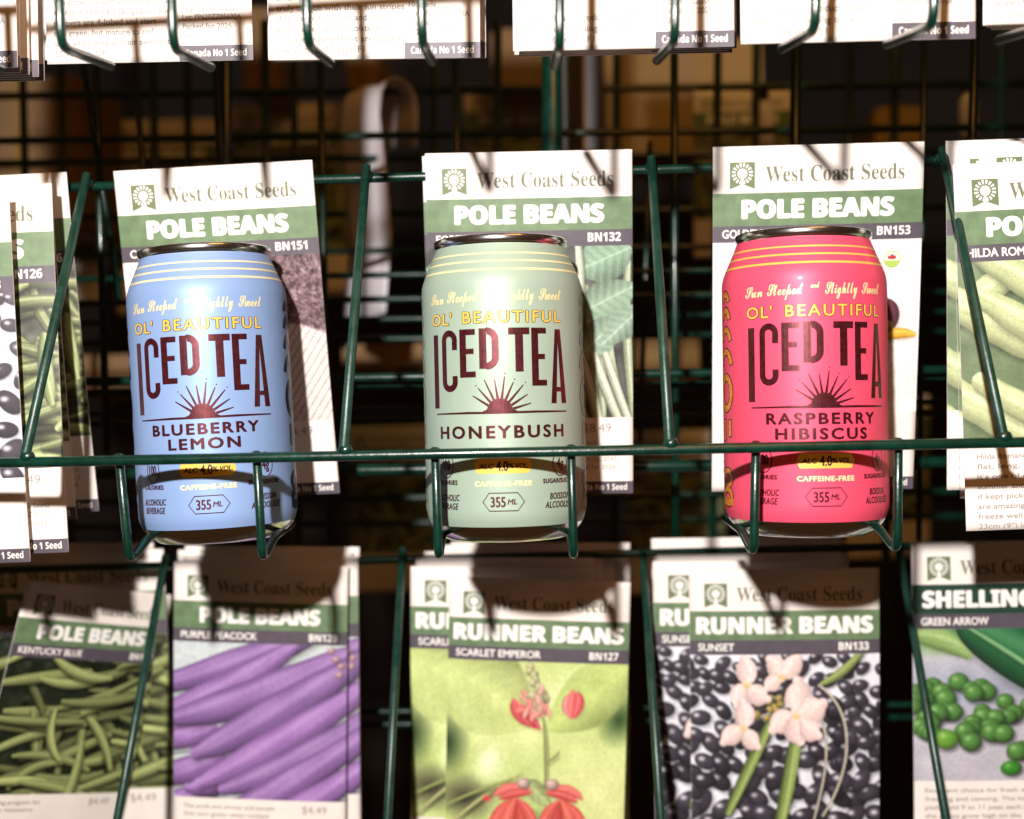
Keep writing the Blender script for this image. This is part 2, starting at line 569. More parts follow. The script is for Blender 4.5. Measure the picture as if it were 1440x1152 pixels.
def pic_black_beans(plain=False):
    p = Paint(PN, PMH, (230, 230, 240))
    p.noise(24, 7, 4)
    r = R_(21 if not plain else 4)
    put = []
    for i in range(900):
        x, y = r.uniform(-5, PN + 5), r.uniform(2, PMH + 5)
        sz = (6.8 + 5.2 * y / PMH) * r.uniform(.9, 1.12)
        if not plain and (x - 110) ** 2 / 12000 + (y - 80) ** 2 / 5200 > r.uniform(.8, 5.5):
            continue
        if any((x - a) ** 2 + (y - b) ** 2 < (sz * (2.1 if plain else 1.45)) ** 2 for a, b in put):
            continue
        put.append((x, y))
        g = r.uniform(.8, 1.15)
        p.ball(x, y, sz * 1.34, sz * .86, (72 * g, 66 * g, 78 * g), (232, 230, 240), r.uniform(-1, 1), dark=.42, shadow=.28, gl=1.15)
    if plain:
        return p.a
    p.pod([(196, -4), (176, 20), (150, 30)], 5, (150, 172, 96), (206, 218, 160), side=-.3)
    for i, (x, y, ro) in enumerate(((162, 58, -.9), (170, 84, -1.1), (172, 112, 1.2), (164, 142, .8), (164, 58, .3))):
        p.ball(x, y, 11, 8, (58, 50, 66), (170, 160, 184), ro, dark=.35, shadow=.3)
    p.pod([(146, 32), (190, 60), (184, 120), (150, 168)], 1.6, (214, 206, 186), (236, 230, 214), shadow=.25, taper=.2)
    p.pod([(140, 46), (164, 90), (152, 128), (140, 172)], 1.4, (214, 206, 186), (236, 230, 214), shadow=.25, taper=.2)
    p.pod([(96, 60), (66, 116), (42, 164)], 6.5, (142, 168, 88), (206, 218, 150), side=.35, taper=.5)
    p.pod([(124, 64), (112, 130), (98, 190)], 8, (146, 172, 92), (208, 222, 156), side=.35, taper=.5)
    for i in range(14):
        p.ball(84 + r.uniform(-12, 22), 58 + r.uniform(-14, 10), 4.5, 3.6, (198, 178, 96), (236, 224, 160), r.uniform(-1, 1), shadow=.2)
    for k, (x, y, a, L, w) in enumerate(((64, 30, -1.7, 26, 12), (62, 32, 2.0, 22, 11), (66, 34, .5, 24, 11), (60, 74, -1.6, 24, 12), (58, 78, 2.6, 24, 11), (62, 78, .9, 22, 10),
                                         (104, 24, -2.2, 24, 11), (106, 22, -.9, 26, 11), (102, 26, 2.6, 18, 9), (120, 58, -1.5, 30, 15), (124, 62, -.4, 28, 15), (116, 64, 2.6, 26, 13), (118, 66, 1.3, 24, 14), (128, 70, .7, 22, 12))):
        ex, ey = x + L * math.cos(a), y + L * math.sin(a)
        p.pod([(x, y), ((x + ex) / 2 - 3 * math.sin(a), (y + ey) / 2 + 3 * math.cos(a)), (ex, ey)], w, (244, 216, 210), (253, 244, 240), dark=.8, taper=.75, shadow=.2, streak=.06, seed=k)
    for (x, y) in ((64, 32), (60, 76), (104, 24), (120, 64)):
        p.blob(x, y, 6, 5, (214, 190, 130), .8)
    return p.a


def pic_peas():
    p = Paint(PN, PMH, (186, 184, 194))
    p.blob(30, 12, 60, 24, (120, 170, 90), .8, -.1)
    p.blob(130, 0, 120, 22, (34, 96, 60), .8)
    p.blob(60, 70, 120, 40, (150, 158, 178), 1)
    p.noise(18, 6, 2)
    p.pod([(-6, 4), (30, 6), (60, 30)], 13, (150, 186, 110), (206, 222, 160), dark=.6, shadow=.2)
    p.pod([(52, -10), (96, 16), (236, 120)], 30, (40, 112, 66), (110, 170, 120), dark=.45, seed=2, side=-.4, streak=.05, taper=.8)
    p.pod([(60, -2), (110, 30), (224, 118)], 3, (120, 176, 120), (170, 206, 160), dark=.6, shadow=.3)
    p.pod([(120, -20), (180, 6), (250, 60)], 20, (34, 98, 60), (90, 150, 104), dark=.45, seed=5, side=-.4, streak=.05)
    r = R_(8)
    spots = [(r.uniform(-4, 175), r.uniform(62, 150)) for _ in range(64)]
    spots = [q for q in spots if q[1] > 50 + abs(q[0] - 70) * .12 and q[1] < 152 - abs(q[0] - 110) * .28]
    spots.sort(key=lambda q: q[1])
    for (x, y) in spots:
        z = r.uniform(9.5, 12.5)
        p.ball(x, y, z, z * .95, (100, 164, 76), (222, 240, 186), dark=.36, shadow=.45)
    p.ball(36, 132, 13, 12, (120, 184, 66), (226, 244, 180), dark=.5)
    p.ball(108, 168, 12, 9, (70, 160, 50), (200, 236, 150), dark=.45)
    return p.a


def pic_soil():
    p = Paint(PN, PMH, (98, 74, 80))
    p.noise(5, 20, 3)
    p.noise(2.0, 26, 4)
    p.noise(11, 10, 5)
    yb = 84 + 9 * np.sin(p.xx / 16.0) - (p.xx - 150) * .1
    mk = np.clip((p.yy - yb) / 4, 0, 1)
    wood = np.ones_like(p.a) * np.array((222, 210, 204))
    ln = ((p.xx * .8 + p.yy * .55) % 7.0) < 1.2
    wood[ln] *= .66
    p.a = p.a * (1 - mk[..., None]) + wood * mk[..., None]
    p.blob(20, 30, 40, 60, (228, 222, 214), .4)
    for i in range(7):
        p.pod([(20 + 18 * i, 70), (40 + 16 * i, 120), (50 + 12 * i, 190)], 6, (96, 60, 110), (160, 130, 180), seed=i)
    return p.a


def pic_fortex():
    p = Paint(PN, PMH, (62, 64, 62))
    p.noise(8, 9, 3)
    p.blob(150, 36, 26, 30, (120, 120, 124), .7)
    p.blob(196, 150, 20, 40, (104, 104, 102), .7)
    p.blob(40, 60, 60, 60, (90, 110, 90), .9)
    r = R_(2)
    for i in range(13):
        x = 20 + i * 15
        p.pod([(x + 10, 10 + r.uniform(-20, 40)), (x + r.uniform(-14, 20), 90), (x + r.uniform(0, 34), 196)], r.uniform(3.8, 5.4), (178, 196, 160), (236, 242, 226), seed=i, dark=.35, taper=.35)
    p.leaf(14, 60, 70, 26, -1.0, (110, 160, 126), (180, 208, 186))
    p.leaf(0, 20, 60, 22, .1, (120, 170, 136), (196, 220, 200))
    p.leaf(214, 2, 66, 30, 2.75, (162, 202, 170), (230, 242, 230), 7, .4)
    p.leaf(160, 70, 66, 27, -.45, (168, 206, 174), (232, 244, 232), 7, .4)
    p.leaf(156, 118, 66, 24, -.75, (172, 208, 180), (234, 244, 234), 7, .4)
    p.leaf(226, 64, 60, 20, 2.4, (172, 208, 180), (234, 244, 234), 7, .4)
    p.pod([(158, -6), (166, 70), (152, 120)], 4.4, (206, 220, 190), (246, 250, 238), dark=.5, taper=.2)
    for (x0, x1, w) in ((170, 180, 6), (184, 204, 5.5), (196, 214, 5), (154, 166, 5)):
        p.pod([(x0 - 10, 116), (x0, 150), (x1, 196)], w, (212, 224, 198), (250, 252, 244), dark=.4, taper=.2)
    return p.a


def pic_golden():
    p = Paint(PN, PMH, (232, 226, 224))
    p.noise(30, 3, 3)
    for i in range(6):
        p.pod([(30 + i * 10, 160 - i * 6), (90 + i * 6, 90), (150 + i * 3, 36 + i * 5)], 8, (220, 190, 84), (248, 232, 150), seed=i, shadow=.15, dark=.6)
    p.ball(178, 80, 16, 19, (130, 66, 82), (190, 130, 140), .2, shadow=.12)
    p.pod([(172, 102), (190, 96), (210, 100)], 6, (230, 180, 60), (250, 222, 130), shadow=.15, dark=.65, taper=.7)
    p.ball(180, 90, 8, 7, (236, 200, 120), (250, 232, 180), shadow=.1)
    return p.a


def pic_romano():
    p = Paint(PN, PMH, (104, 124, 92))
    p.noise(14, 8, 6)
    for i, (x0, y0, x1, y1, w) in enumerate(((-20, 60, 120, -40, 14), (-30, 20, 150, 120, 18), (10, -20, 190, 90, 16), (-30, 110, 120, 200, 17), (30, 40, 240, 160, 18), (80, -30, 250, 50, 18), (-40, 160, 60, 230, 17), (20, 120, 190, 210, 15), (120, 60, 250, 210, 14))):
        p.pod([(x0, y0), ((x0 + x1) / 2 - 8, (y0 + y1) / 2 + 12), (x1, y1)], w, (198, 212, 158), (234, 240, 212), dark=.62, seed=i, taper=.4, lumps=.03, shadow=.5)
    return p.a


_pics = {}


def picture(key):
    if key not in _pics:
        a = {'green': pic_green_beans, 'pale': lambda: pic_green_beans(True), 'purple': pic_purple, 'scarlet': pic_scarlet,
             'black': pic_black_beans, 'plainblack': lambda: pic_black_beans(True), 'peas': pic_peas, 'soil': pic_soil,
             'fortex': pic_fortex, 'golden': pic_golden, 'romano': pic_romano}[key]()
        g = np.random.default_rng(len(key)).standard_normal(a.shape[:2])
        g = (g + np.roll(g, 1, 0) + np.roll(g, 1, 1)) * .5
        a = a * (1 + .035 * g[..., None])
        _pics[key] = lin(np.clip(a, 0, 250)) * 0.95
    return _pics[key]


# ------------------------------------------------------------------ seed packets
PW, PH = 88.0, 150.0        # millimetres
MM = 0.001


def packet_map(puff=1.6, bend=1.0, curl=0.0):
    def fn(x, y, l):
        sx, sy = 2 * x / PW - 1, 2 * (-y) / PH - 1
        p = puff * max(0.0, 1 - sx ** 4) * max(0.0, 1 - sy ** 4)
        b = bend * sy * sy + curl * sx * sx
        return ((x - PW / 2) * MM, (-(p + l) + b) * MM, (y + PH) * MM)
    return fn


def envelope(fn, puff):
    nx, ny = 30, 50
    v, f, fm = [], [], []
    for side in (0, 1):
        for j in range(ny + 1):
            for i in range(nx + 1):
                x, y = PW * i / nx, -PH * j / ny
                q = fn(x, y, 0.0)
                if side:
                    e = 2 * (fn(x, y, 0)[1])
                    sx, sy = 2 * x / PW - 1, 2 * (-y) / PH - 1
                    p = puff * max(0.0, 1 - sx ** 4) * max(0.0, 1 - sy ** 4)
                    q = (q[0], q[1] + (2 * p + 0.5) * MM, q[2])
                v.append(q)
    n = (nx + 1) * (ny + 1)
    for j in range(ny):
        for i in range(nx):
            a = j * (nx + 1) + i
            f.append((a, a + 1, a + nx + 2, a + nx + 1)); fm.append(0)
            f.append((n + a, n + a + nx + 1, n + a + nx + 2, n + a + 1)); fm.append(0)
    for i in range(nx):
        f.append((i, n + i, n + i + 1, i + 1)); fm.append(0)
        b = ny * (nx + 1) + i
        f.append((b, b + 1, n + b + 1, n + b)); fm.append(0)
    for j in range(ny):
        a = j * (nx + 1)
        f.append((a, a + nx + 1, n + a + nx + 1, n + a)); fm.append(0)
        b = a + nx
        f.append((b, n + b, n + b + nx + 1, b + nx + 1)); fm.append(0)
    return mesh('envelope', v, f, [PAPER], fm, True)


def logo_sheet(s, x, y, w):
    """banner with a swallow tail and a ringed sunflower, top left corner at x, y"""
    h = w * 1.06
    tail = w * .2
    s.poly([(x, y), (x, y - h), (x + w / 2, y - h + tail), (x + w / 2, y)], .10, LOGO)
    s.poly([(x + w / 2, y), (x + w / 2, y - h + tail), (x + w, y - h), (x + w, y)], .10, LOGO)
    cx, cy = x + w / 2, y - w * .45
    s.disc(cx, cy, w * .20, w * .20, .16, WHITEINK)
    s.ring(cx, cy, w * .16, w * .16, w * .022, .2, LOGO)
    for k in range(16):
        a = -PI / 2 + (k + .5) / 16 * 2 * PI
        r0, r1 = w * .26, w * .40
        c, sn = math.cos(a), math.sin(a)
        t = w * .045
        s.poly([(cx + c * r0 - sn * t * .5, cy + sn * r0 + c * t * .5), (cx + c * r0 + sn * t * .5, cy + sn * r0 - c * t * .5),
                (cx + c * r1 + sn * t, cy + sn * r1 - c * t), (cx + c * r1 * 1.06, cy + sn * r1 * 1.06), (cx + c * r1 - sn * t, cy + sn * r1 + c * t)], .16, WHITEINK)
    s.poly([(cx - w * .05, cy - w * .18), (cx + w * .05, cy - w * .18), (cx + w * .035, cy - w * .42), (cx - w * .035, cy - w * .42)], .17, WHITEINK)


def organic_mark(fn, root, x, y, r):
    s = Sheet()
    s.ring(x, y, r * .92, r * .92, r * .1, .26, LIME)
    for k in range(34):
        a = k / 34 * 2 * PI
        s.disc(x + r * 1.22 * math.cos(a), y + r * 1.22 * math.sin(a), r * .06, r * .06, .26, TEXT, n=6)
    s.disc(x, y, r * .86, r * .86, .27, LIME, a0=PI + .15, a1=2 * PI - .15)
    leaf = [(0, .78), (.12, .55), (.26, .62), (.22, .36), (.42, .48), (.62, .40), (.54, .24), (.66, .12), (.34, -.02), (.06, .0), (.05, -.12), (-.05, -.12), (-.06, .0), (-.34, -.02), (-.66, .12), (-.54, .24), (-.62, .40), (-.42, .48), (-.22, .36), (-.26, .62), (-.12, .55)]
    s.add([(x, y + r * .2)] + [(x + r * .8 * a, y + r * (.05 + .8 * b)) for a, b in leaf], [(0, i + 1, (i + 1) % len(leaf) + 1) for i in range(len(leaf))], .30, RED)
    return s.build('organic_mark', fn, root)


def seed_packet(label, title, variety, code, pic, group, puff=1.6, bend=1.0, curl=0.0, band=None, price=None, grade=True,
                lines=(), organic=False, title_w=None, para=None, pic_end=.768):
    band = band or GREEN
    fn = packet_map(puff, bend, curl)
    root = thing('seed_packet', label, 'seed packet', group)
    env = link('envelope', envelope(fn, puff), root)
    s = Sheet(); logo_sheet(s, 7.0, -6.6, 10.6); s.build('logo', fn, root)
    s = Sheet(); s.text('West Coast Seeds', 22.0, -15.0, SERIF, w=58, h=6.6, style='serif'); s.build('brand_lettering', fn, root)
    y0, y1, y2, y3, y4 = -.130 * PH, -.222 * PH, -.268 * PH, -pic_end * PH, -.962 * PH
    s = Sheet(); s.grid(0.02, y1, PW - .02, y0, 22, 4, .05, band); t = s.build('title_band', fn, root)
    s = Sheet()
    w = title_w or len(title) * 5.9
    s.text(title, PW / 2 if title_w is None else PW / 2, y1 + 3.3, WHITEINK, w=w, h=7.2, style='bold', align='c', fat=.52, layer=.14)
    s.build('title_lettering', fn, t)
    s = Sheet(); s.grid(0.02, y2, PW - .02, y1 - .02, 22, 2, .05, PURPLE); t = s.build('name_strip', fn, root)
    s = Sheet()
    if variety: s.text(variety, 4.0, y2 + 1.9, WHITEINK, h=3.5, w=len(variety) * 2.75, style='sans', fat=.11, layer=.14)
    s.build('name_lettering', fn, t)
    s = Sheet()
    if code: s.text(code, PW - 5.0, y2 + 1.9, WHITEINK, h=3.6, w=14.0, style='bold', align='r', fat=.05, layer=.14)
    s.build('code_lettering', fn, t)
    # the picture: a fine grid carrying the painting
    a = picture(pic)
    h, wd, _ = a.shape
    yy = np.linspace(y2 - .02, y3, h)
    xx = np.linspace(0.02, PW - .02, wd)
    key = (pic, puff, bend, curl, pic_end)
    if key not in _pmesh:
        v = [fn(x, y, .05) for y in yy for x in xx]
        idx = np.arange(h * wd).reshape(h, wd)
        f = np.stack([idx[:-1, :-1], idx[1:, :-1], idx[1:, 1:], idx[:-1, 1:]], -1).reshape(-1, 4)
        me = mesh('picture', v, f.tolist(), [PICT], None, True)
        at_ = me.color_attributes.new('Col', 'FLOAT_COLOR', 'POINT')
        at_.data.foreach_set('color', np.concatenate([a.reshape(-1, 3), np.ones((h * wd, 1))], 1).astype(np.float32).ravel())
        _pmesh[key] = me
    link('picture', _pmesh[key], root)
    s = Sheet()
    if price: s.text(price, PW - 22.0, y3 - 6.5, TEXT, h=4.0)
    s.build('price_lettering', fn, root)
    s = Sheet()
    for i, ln in enumerate(lines):
        s.text(ln, PW - 28.0, y3 - 12.5 - i * 3.6, TEXT, h=2.0, w=len(ln) * 1.35)
    s.build('lot_lettering', fn, root)
    s = Sheet()
    for i, ln in enumerate(para or ()):
        s.text(ln, 5.0, y3 - 5.4 - i * 4.1, TEXT, h=2.1, w=len(ln) * 1.62, fat=.06)
    s.build('description_lettering', fn, root)
    if grade:
        s = Sheet(); s.grid(PW * .645, -PH + .02, PW - .02, y4, 16, 6, .06, PURPLE); t = s.build('grade_strip', fn, root)
        s = Sheet(); s.text('Canada No 1 Seed', PW * .645 + 2.6, -PH + 1.7, WHITEINK, w=26, h=2.7, style='bold', layer=.14); s.build('grade_lettering', fn, t)
    if organic:
        organic_mark(fn, root, PW - 12.5, -.268 * PH - 8.5, 3.7)
    return root


_pmesh = {}


def back_packet(label, para, lot, group, puff=1.4, bend=.6, text=None):
    """a packet showing its written back"""
    text = text or TEXT
    fn = packet_map(puff, bend)
    root = thing('seed_packet', label, 'seed packet', group)
    link('envelope', envelope(fn, puff), root)
    s = Sheet()
    n = len(para)
    for i, ln in enumerate(para):
        s.text(ln, 3.6, -PH + 2.9 + (n - 1 - i) * 4.25, text, h=2.5, w=len(ln) * 1.52, fat=.06)
    s.build('description_lettering', fn, root)
    s = Sheet()
    m = len(lot)
    for i, ln in enumerate(lot):
        s.text(ln, PW * .645 + 2.0, -PH + 9.6 + (m - 1 - i) * 3.7, text, h=2.2, w=len(ln) * 1.38, fat=.05)
    s.build('lot_lettering', fn, root)
    s = Sheet(); s.grid(PW * .645, -PH + .02, PW - .02, -PH + 6.4, 16, 6, .06, PURPLE); t = s.build('grade_strip', fn, root)
    s = Sheet(); s.text('Canada No 1 Seed', PW * .645 + 2.6, -PH + 1.9, WHITEINK, w=26, h=2.8, style='bold', layer=.14); s.build('grade_lettering', fn, t)
    return root


def place(root, TL, TR, BL, y_tl, y_tr, y_bl):
    """stand a packet so that three of its corners lie at these points of the rack"""
    a, b, c = at(*TL, y_tl), at(*TR, y_tr), at(*BL, y_bl)
    X = b - a
    s = X.length / (PW * MM)
    X.normalize()
    D = c - a
    D = (D - X * D.dot(X)).normalized()
    Z = -D
    Y = Z.cross(X)
    o = a + X * (PW * MM * s / 2) + D * (PH * MM * s)
    M = Matrix(((X.x, Y.x, Z.x, o.x), (X.y, Y.y, Z.y, o.y), (X.z, Y.z, Z.z, o.z), (0, 0, 0, 1)))
    root.matrix_world = M @ Matrix.Scale(s, 4)
    return root


# ------------------------------------------------------------------ the cans
CR = 33.1                   # body radius, mm
ALU = mat('bare_aluminium', (0.72, 0.71, 0.70), 0.18, 1.0, bump=0.05, bscale=300)
ALUD = mat('lid_aluminium', (0.66, 0.65, 0.64), 0.2, 1.0)
MAROON = mat('maroon_metallic_ink', (0.085, 0.012, 0.016), 0.34, 0.55, var=0.25, scale=500, coat=.3)
YELLOW = mat('yellow_can_ink', (0.80, 0.52, 0.09), 0.35, 0.15)
PALEYEL = mat('pale_yellow_can_ink', (0.82, 0.70, 0.38), 0.35, 0.1)
BLACKINK = mat('dark_can_ink', (0.035, 0.014, 0.022), 0.4, 0.2)
ORANGE = mat('orange_can_ink', (0.72, 0.26, 0.03), 0.35, 0.2, var=.35, scale=900)
NAVY = mat('navy_can_ink', (0.012, 0.014, 0.035), 0.35, 0.2)


def can_radius(z):
    """outer radius in mm at height z"""
    prof = CAN_PROF
    for (r0, z0), (r1, z1) in zip(prof, prof[1:]):
        if z0 <= z <= z1:
            return r0 + (r1 - r0) * (z - z0) / max(z1 - z0, 1e-6)
    return prof[-1][0]


CAN_PROF = [(31.55, 6.6), (32.35, 8.7), (32.8, 10.4), (33.0, 12.2), (33.1, 14.0), (33.1, 100.5), (32.95, 102.6), (32.5, 104.6), (31.7, 106.8), (30.6, 109.4), (29.5, 112.0), (28.4, 114.6), (27.5, 116.8), (26.9, 118.4)]


def lathe(prof, n=96):
    v, f = [], []
    for (r, z) in prof:
        for k in range(n):
            a = 2 * PI * k / n
            v.append((r * MM * math.cos(a), r * MM * math.sin(a), z * MM))
    for j in range(len(prof) - 1):
        for k in range(n):
            f.append((j * n + k, j * n + (k + 1) % n, (j + 1) * n + (k + 1) % n, (j + 1) * n + k))
    return v, f


def can_map(x, y, l):
    r = can_radius(y) + l
    a = -PI / 2 + x / CR
    return (r * MM * math.cos(a), r * MM * math.sin(a), y * MM)


def S(px):
    """arc position on the label of a pixel column on the middle can"""
    return CR * (math.asin(max(-1, min(1, (px - 713.5) / 112.8))) - math.asin((707 - 713.5) / 112.8))


def iced_tea(s, m):
    """tall hand drawn capitals that hang at uneven lengths"""
    top = 84.0
    
    def bar(x0, x1, y0, y1): s.poly([(x0, y0), (x1, y0), (x1, y1), (x0, y1)], .10, m)
    def L(a): return S(480 + a / 3)
    # I
    x = L(418); bar(x, x + 3.1, 53.6, top - 1.2)
    # C
    x0, x1 = L(455), L(512)
    w = x1 - x0
    yb, yt = 60.2, top
    cx = (x0 + x1) / 2
    ro = w / 2 - .9
    pts = [(x1 - .95, yt - 7.6)] + [(cx + ro * math.cos(a), yt - .95 - ro + ro * math.sin(a)) for a in np.linspace(0, PI, 12)] + \
          [(cx + ro * math.cos(a), yb + .95 + ro + ro * math.sin(a)) for a in np.linspace(PI, 2 * PI, 12)] + [(x1 - .95, yb + 6.0)]
    s.stroke(pts, 2.5, .10, m)
    # E
    def E(x0, x1, yb, yt, ym):
        bar(x0, x0 + 2.9, yb, yt)
        bar(x0 + 2.9, x1, yt - 2.3, yt)
        bar(x0 + 2.9, x1 - .7, ym - 1.05, ym + 1.05)
        bar(x0 + 2.9, x1, yb, yb + 2.3)
    E(L(525), L(588), 65.4, top + .3, 75.6)
    # D
    x0, x1 = L(603), L(680)
    yb, yt = 68.6, top + .4
    bar(x0, x0 + 3.0, yb, yt)
    r = 3.3
    cx = x1 - 1.25 - r
    pts = [(x0 + 3.0, yt - 1.15)] + [(cx + r * math.cos(a), yt - 1.05 - r + r * math.sin(a)) for a in np.linspace(PI / 2, 0, 9)] + \
          [(cx + r * math.cos(a), yb + 1.05 + r + r * math.sin(a)) for a in np.linspace(0, -PI / 2, 9)] + [(x0 + 3.0, yb + 1.15)]
    s.stroke(pts, [2.4] + [2.8] * 18 + [2.4], .10, m)
    # T
    x0, x1 = L(720), L(805)
    bar(x0, x1, top - 2.3, top + .4)
    c = (x0 + x1) / 2
    bar(c - 1.6, c + 1.6, 67.2, top - 2.3)
    E(L(812), L(872), 61.6, top + .3, 73.0)
    # A
    x0, x1 = L(888), L(950)
    yb, yt = 54.6, top - .2
    c = (x0 + x1) / 2 - .2
    s.poly([(x0, yb), (x0 + 2.6, yb), (c + .3, yt), (c - 1.4, yt)], .10, m)
    s.poly([(x1 - 2.7, yb), (x1, yb), (c + 1.4, yt), (c - .3, yt)], .105, m)
    s.poly([(x0 + 1.6, yb + 4.6), (x1 - 1.7, yb + 4.6), (x1 - 2.0, yb + 6.4), (x0 + 1.9, yb + 6.4)], .11, m)


def sun_emblem(s, m):
    z = 51.4
    def L(a): return S(480 + a / 3)
    s.stroke([(L(425), z - .1), (L(560), z + .1), (L(640), z), (L(720), z), (L(820), z + .1), (L(950), z)], [.5, .9, .9, .9, .9, .55], .10, m)
    cx = L(681)
    s.disc(cx, z, 5.3, 5.6, .11, m, n=22, a0=0, a1=PI)
    s.poly([(cx - 8, z), (cx + 8, z), (cx + 4.6, z + 1.6), (cx - 4.6, z + 1.6)], .12, m)
    for k in range(9):
        a = PI * (k + .95) / 10.9
        r0, r1 = 5.4, (14.2 if k % 2 == 0 else 13.0) - (1.4 if k in (0, 8) else 0)
        c, sn = math.cos(a), math.sin(a)
        t = .55
        s.poly([(cx + c * r0 - sn * t, z + sn * r0 + c * t), (cx + c * r0 + sn * t, z + sn * r0 - c * t), (cx + c * r1 + sn * .2, z + sn * r1 - c * .2), (cx + c * r1 - sn * .2, z + sn * r1 + c * .2)], .10, m)
        if k in (2, 3, 4, 7):
            s.disc(cx + c * (r1 + 1.2), z + sn * (r1 + 1.2), .28, .28, .10, m, n=8)


def side_band(s, sx, fill, line):
    """big turned letters running down the side of the label"""
    arcs = [(97, 3.2), (90.5, 4.0), (82.5, 4.8), (73.5, 5.6)]
    for (z, r) in arcs:
        s.ring(sx, z - r, r * .95, r * 1.15, 3.4, .09, line, a0=.1, a1=PI - .1, n=16)
        s.ring(sx, z - r, r * .95, r * 1.15, 2.3, .12, fill, a0=.16, a1=PI - .16, n=16)
    s.ring(sx, 57.5, 5.0, 6.4, 3.6, .09, line)
    s.ring(sx, 57.5, 5.0, 6.4, 2.5, .12, fill)
    for (x, z, w, h) in ((sx - 2.4, 42.5, 2.2, 8.0), (sx + 3.6, 43.2, 2.2, 6.4)):
        s.poly([(x - w / 2 - .5, z - h / 2 - .5), (x + w / 2 + .5, z - h / 2 - .5), (x + w / 2 + .5, z + h / 2 + .5), (x - w / 2 - .5, z + h / 2 + .5)], .09, line)
        s.poly([(x - w / 2, z - h / 2), (x + w / 2, z - h / 2), (x + w / 2, z + h / 2), (x - w / 2, z + h / 2)], .12, fill)
    for z in (15.5, 23.0):
        s.ring(sx, z, 4.6, 3.0, 3.2, .09, line)
        s.ring(sx, z, 4.6, 3.0, 2.1, .12, fill)
    s.poly([(sx - 6, 12), (sx + 6, 12), (sx + 6, 15), (sx - 6, 15)], .13, fill)


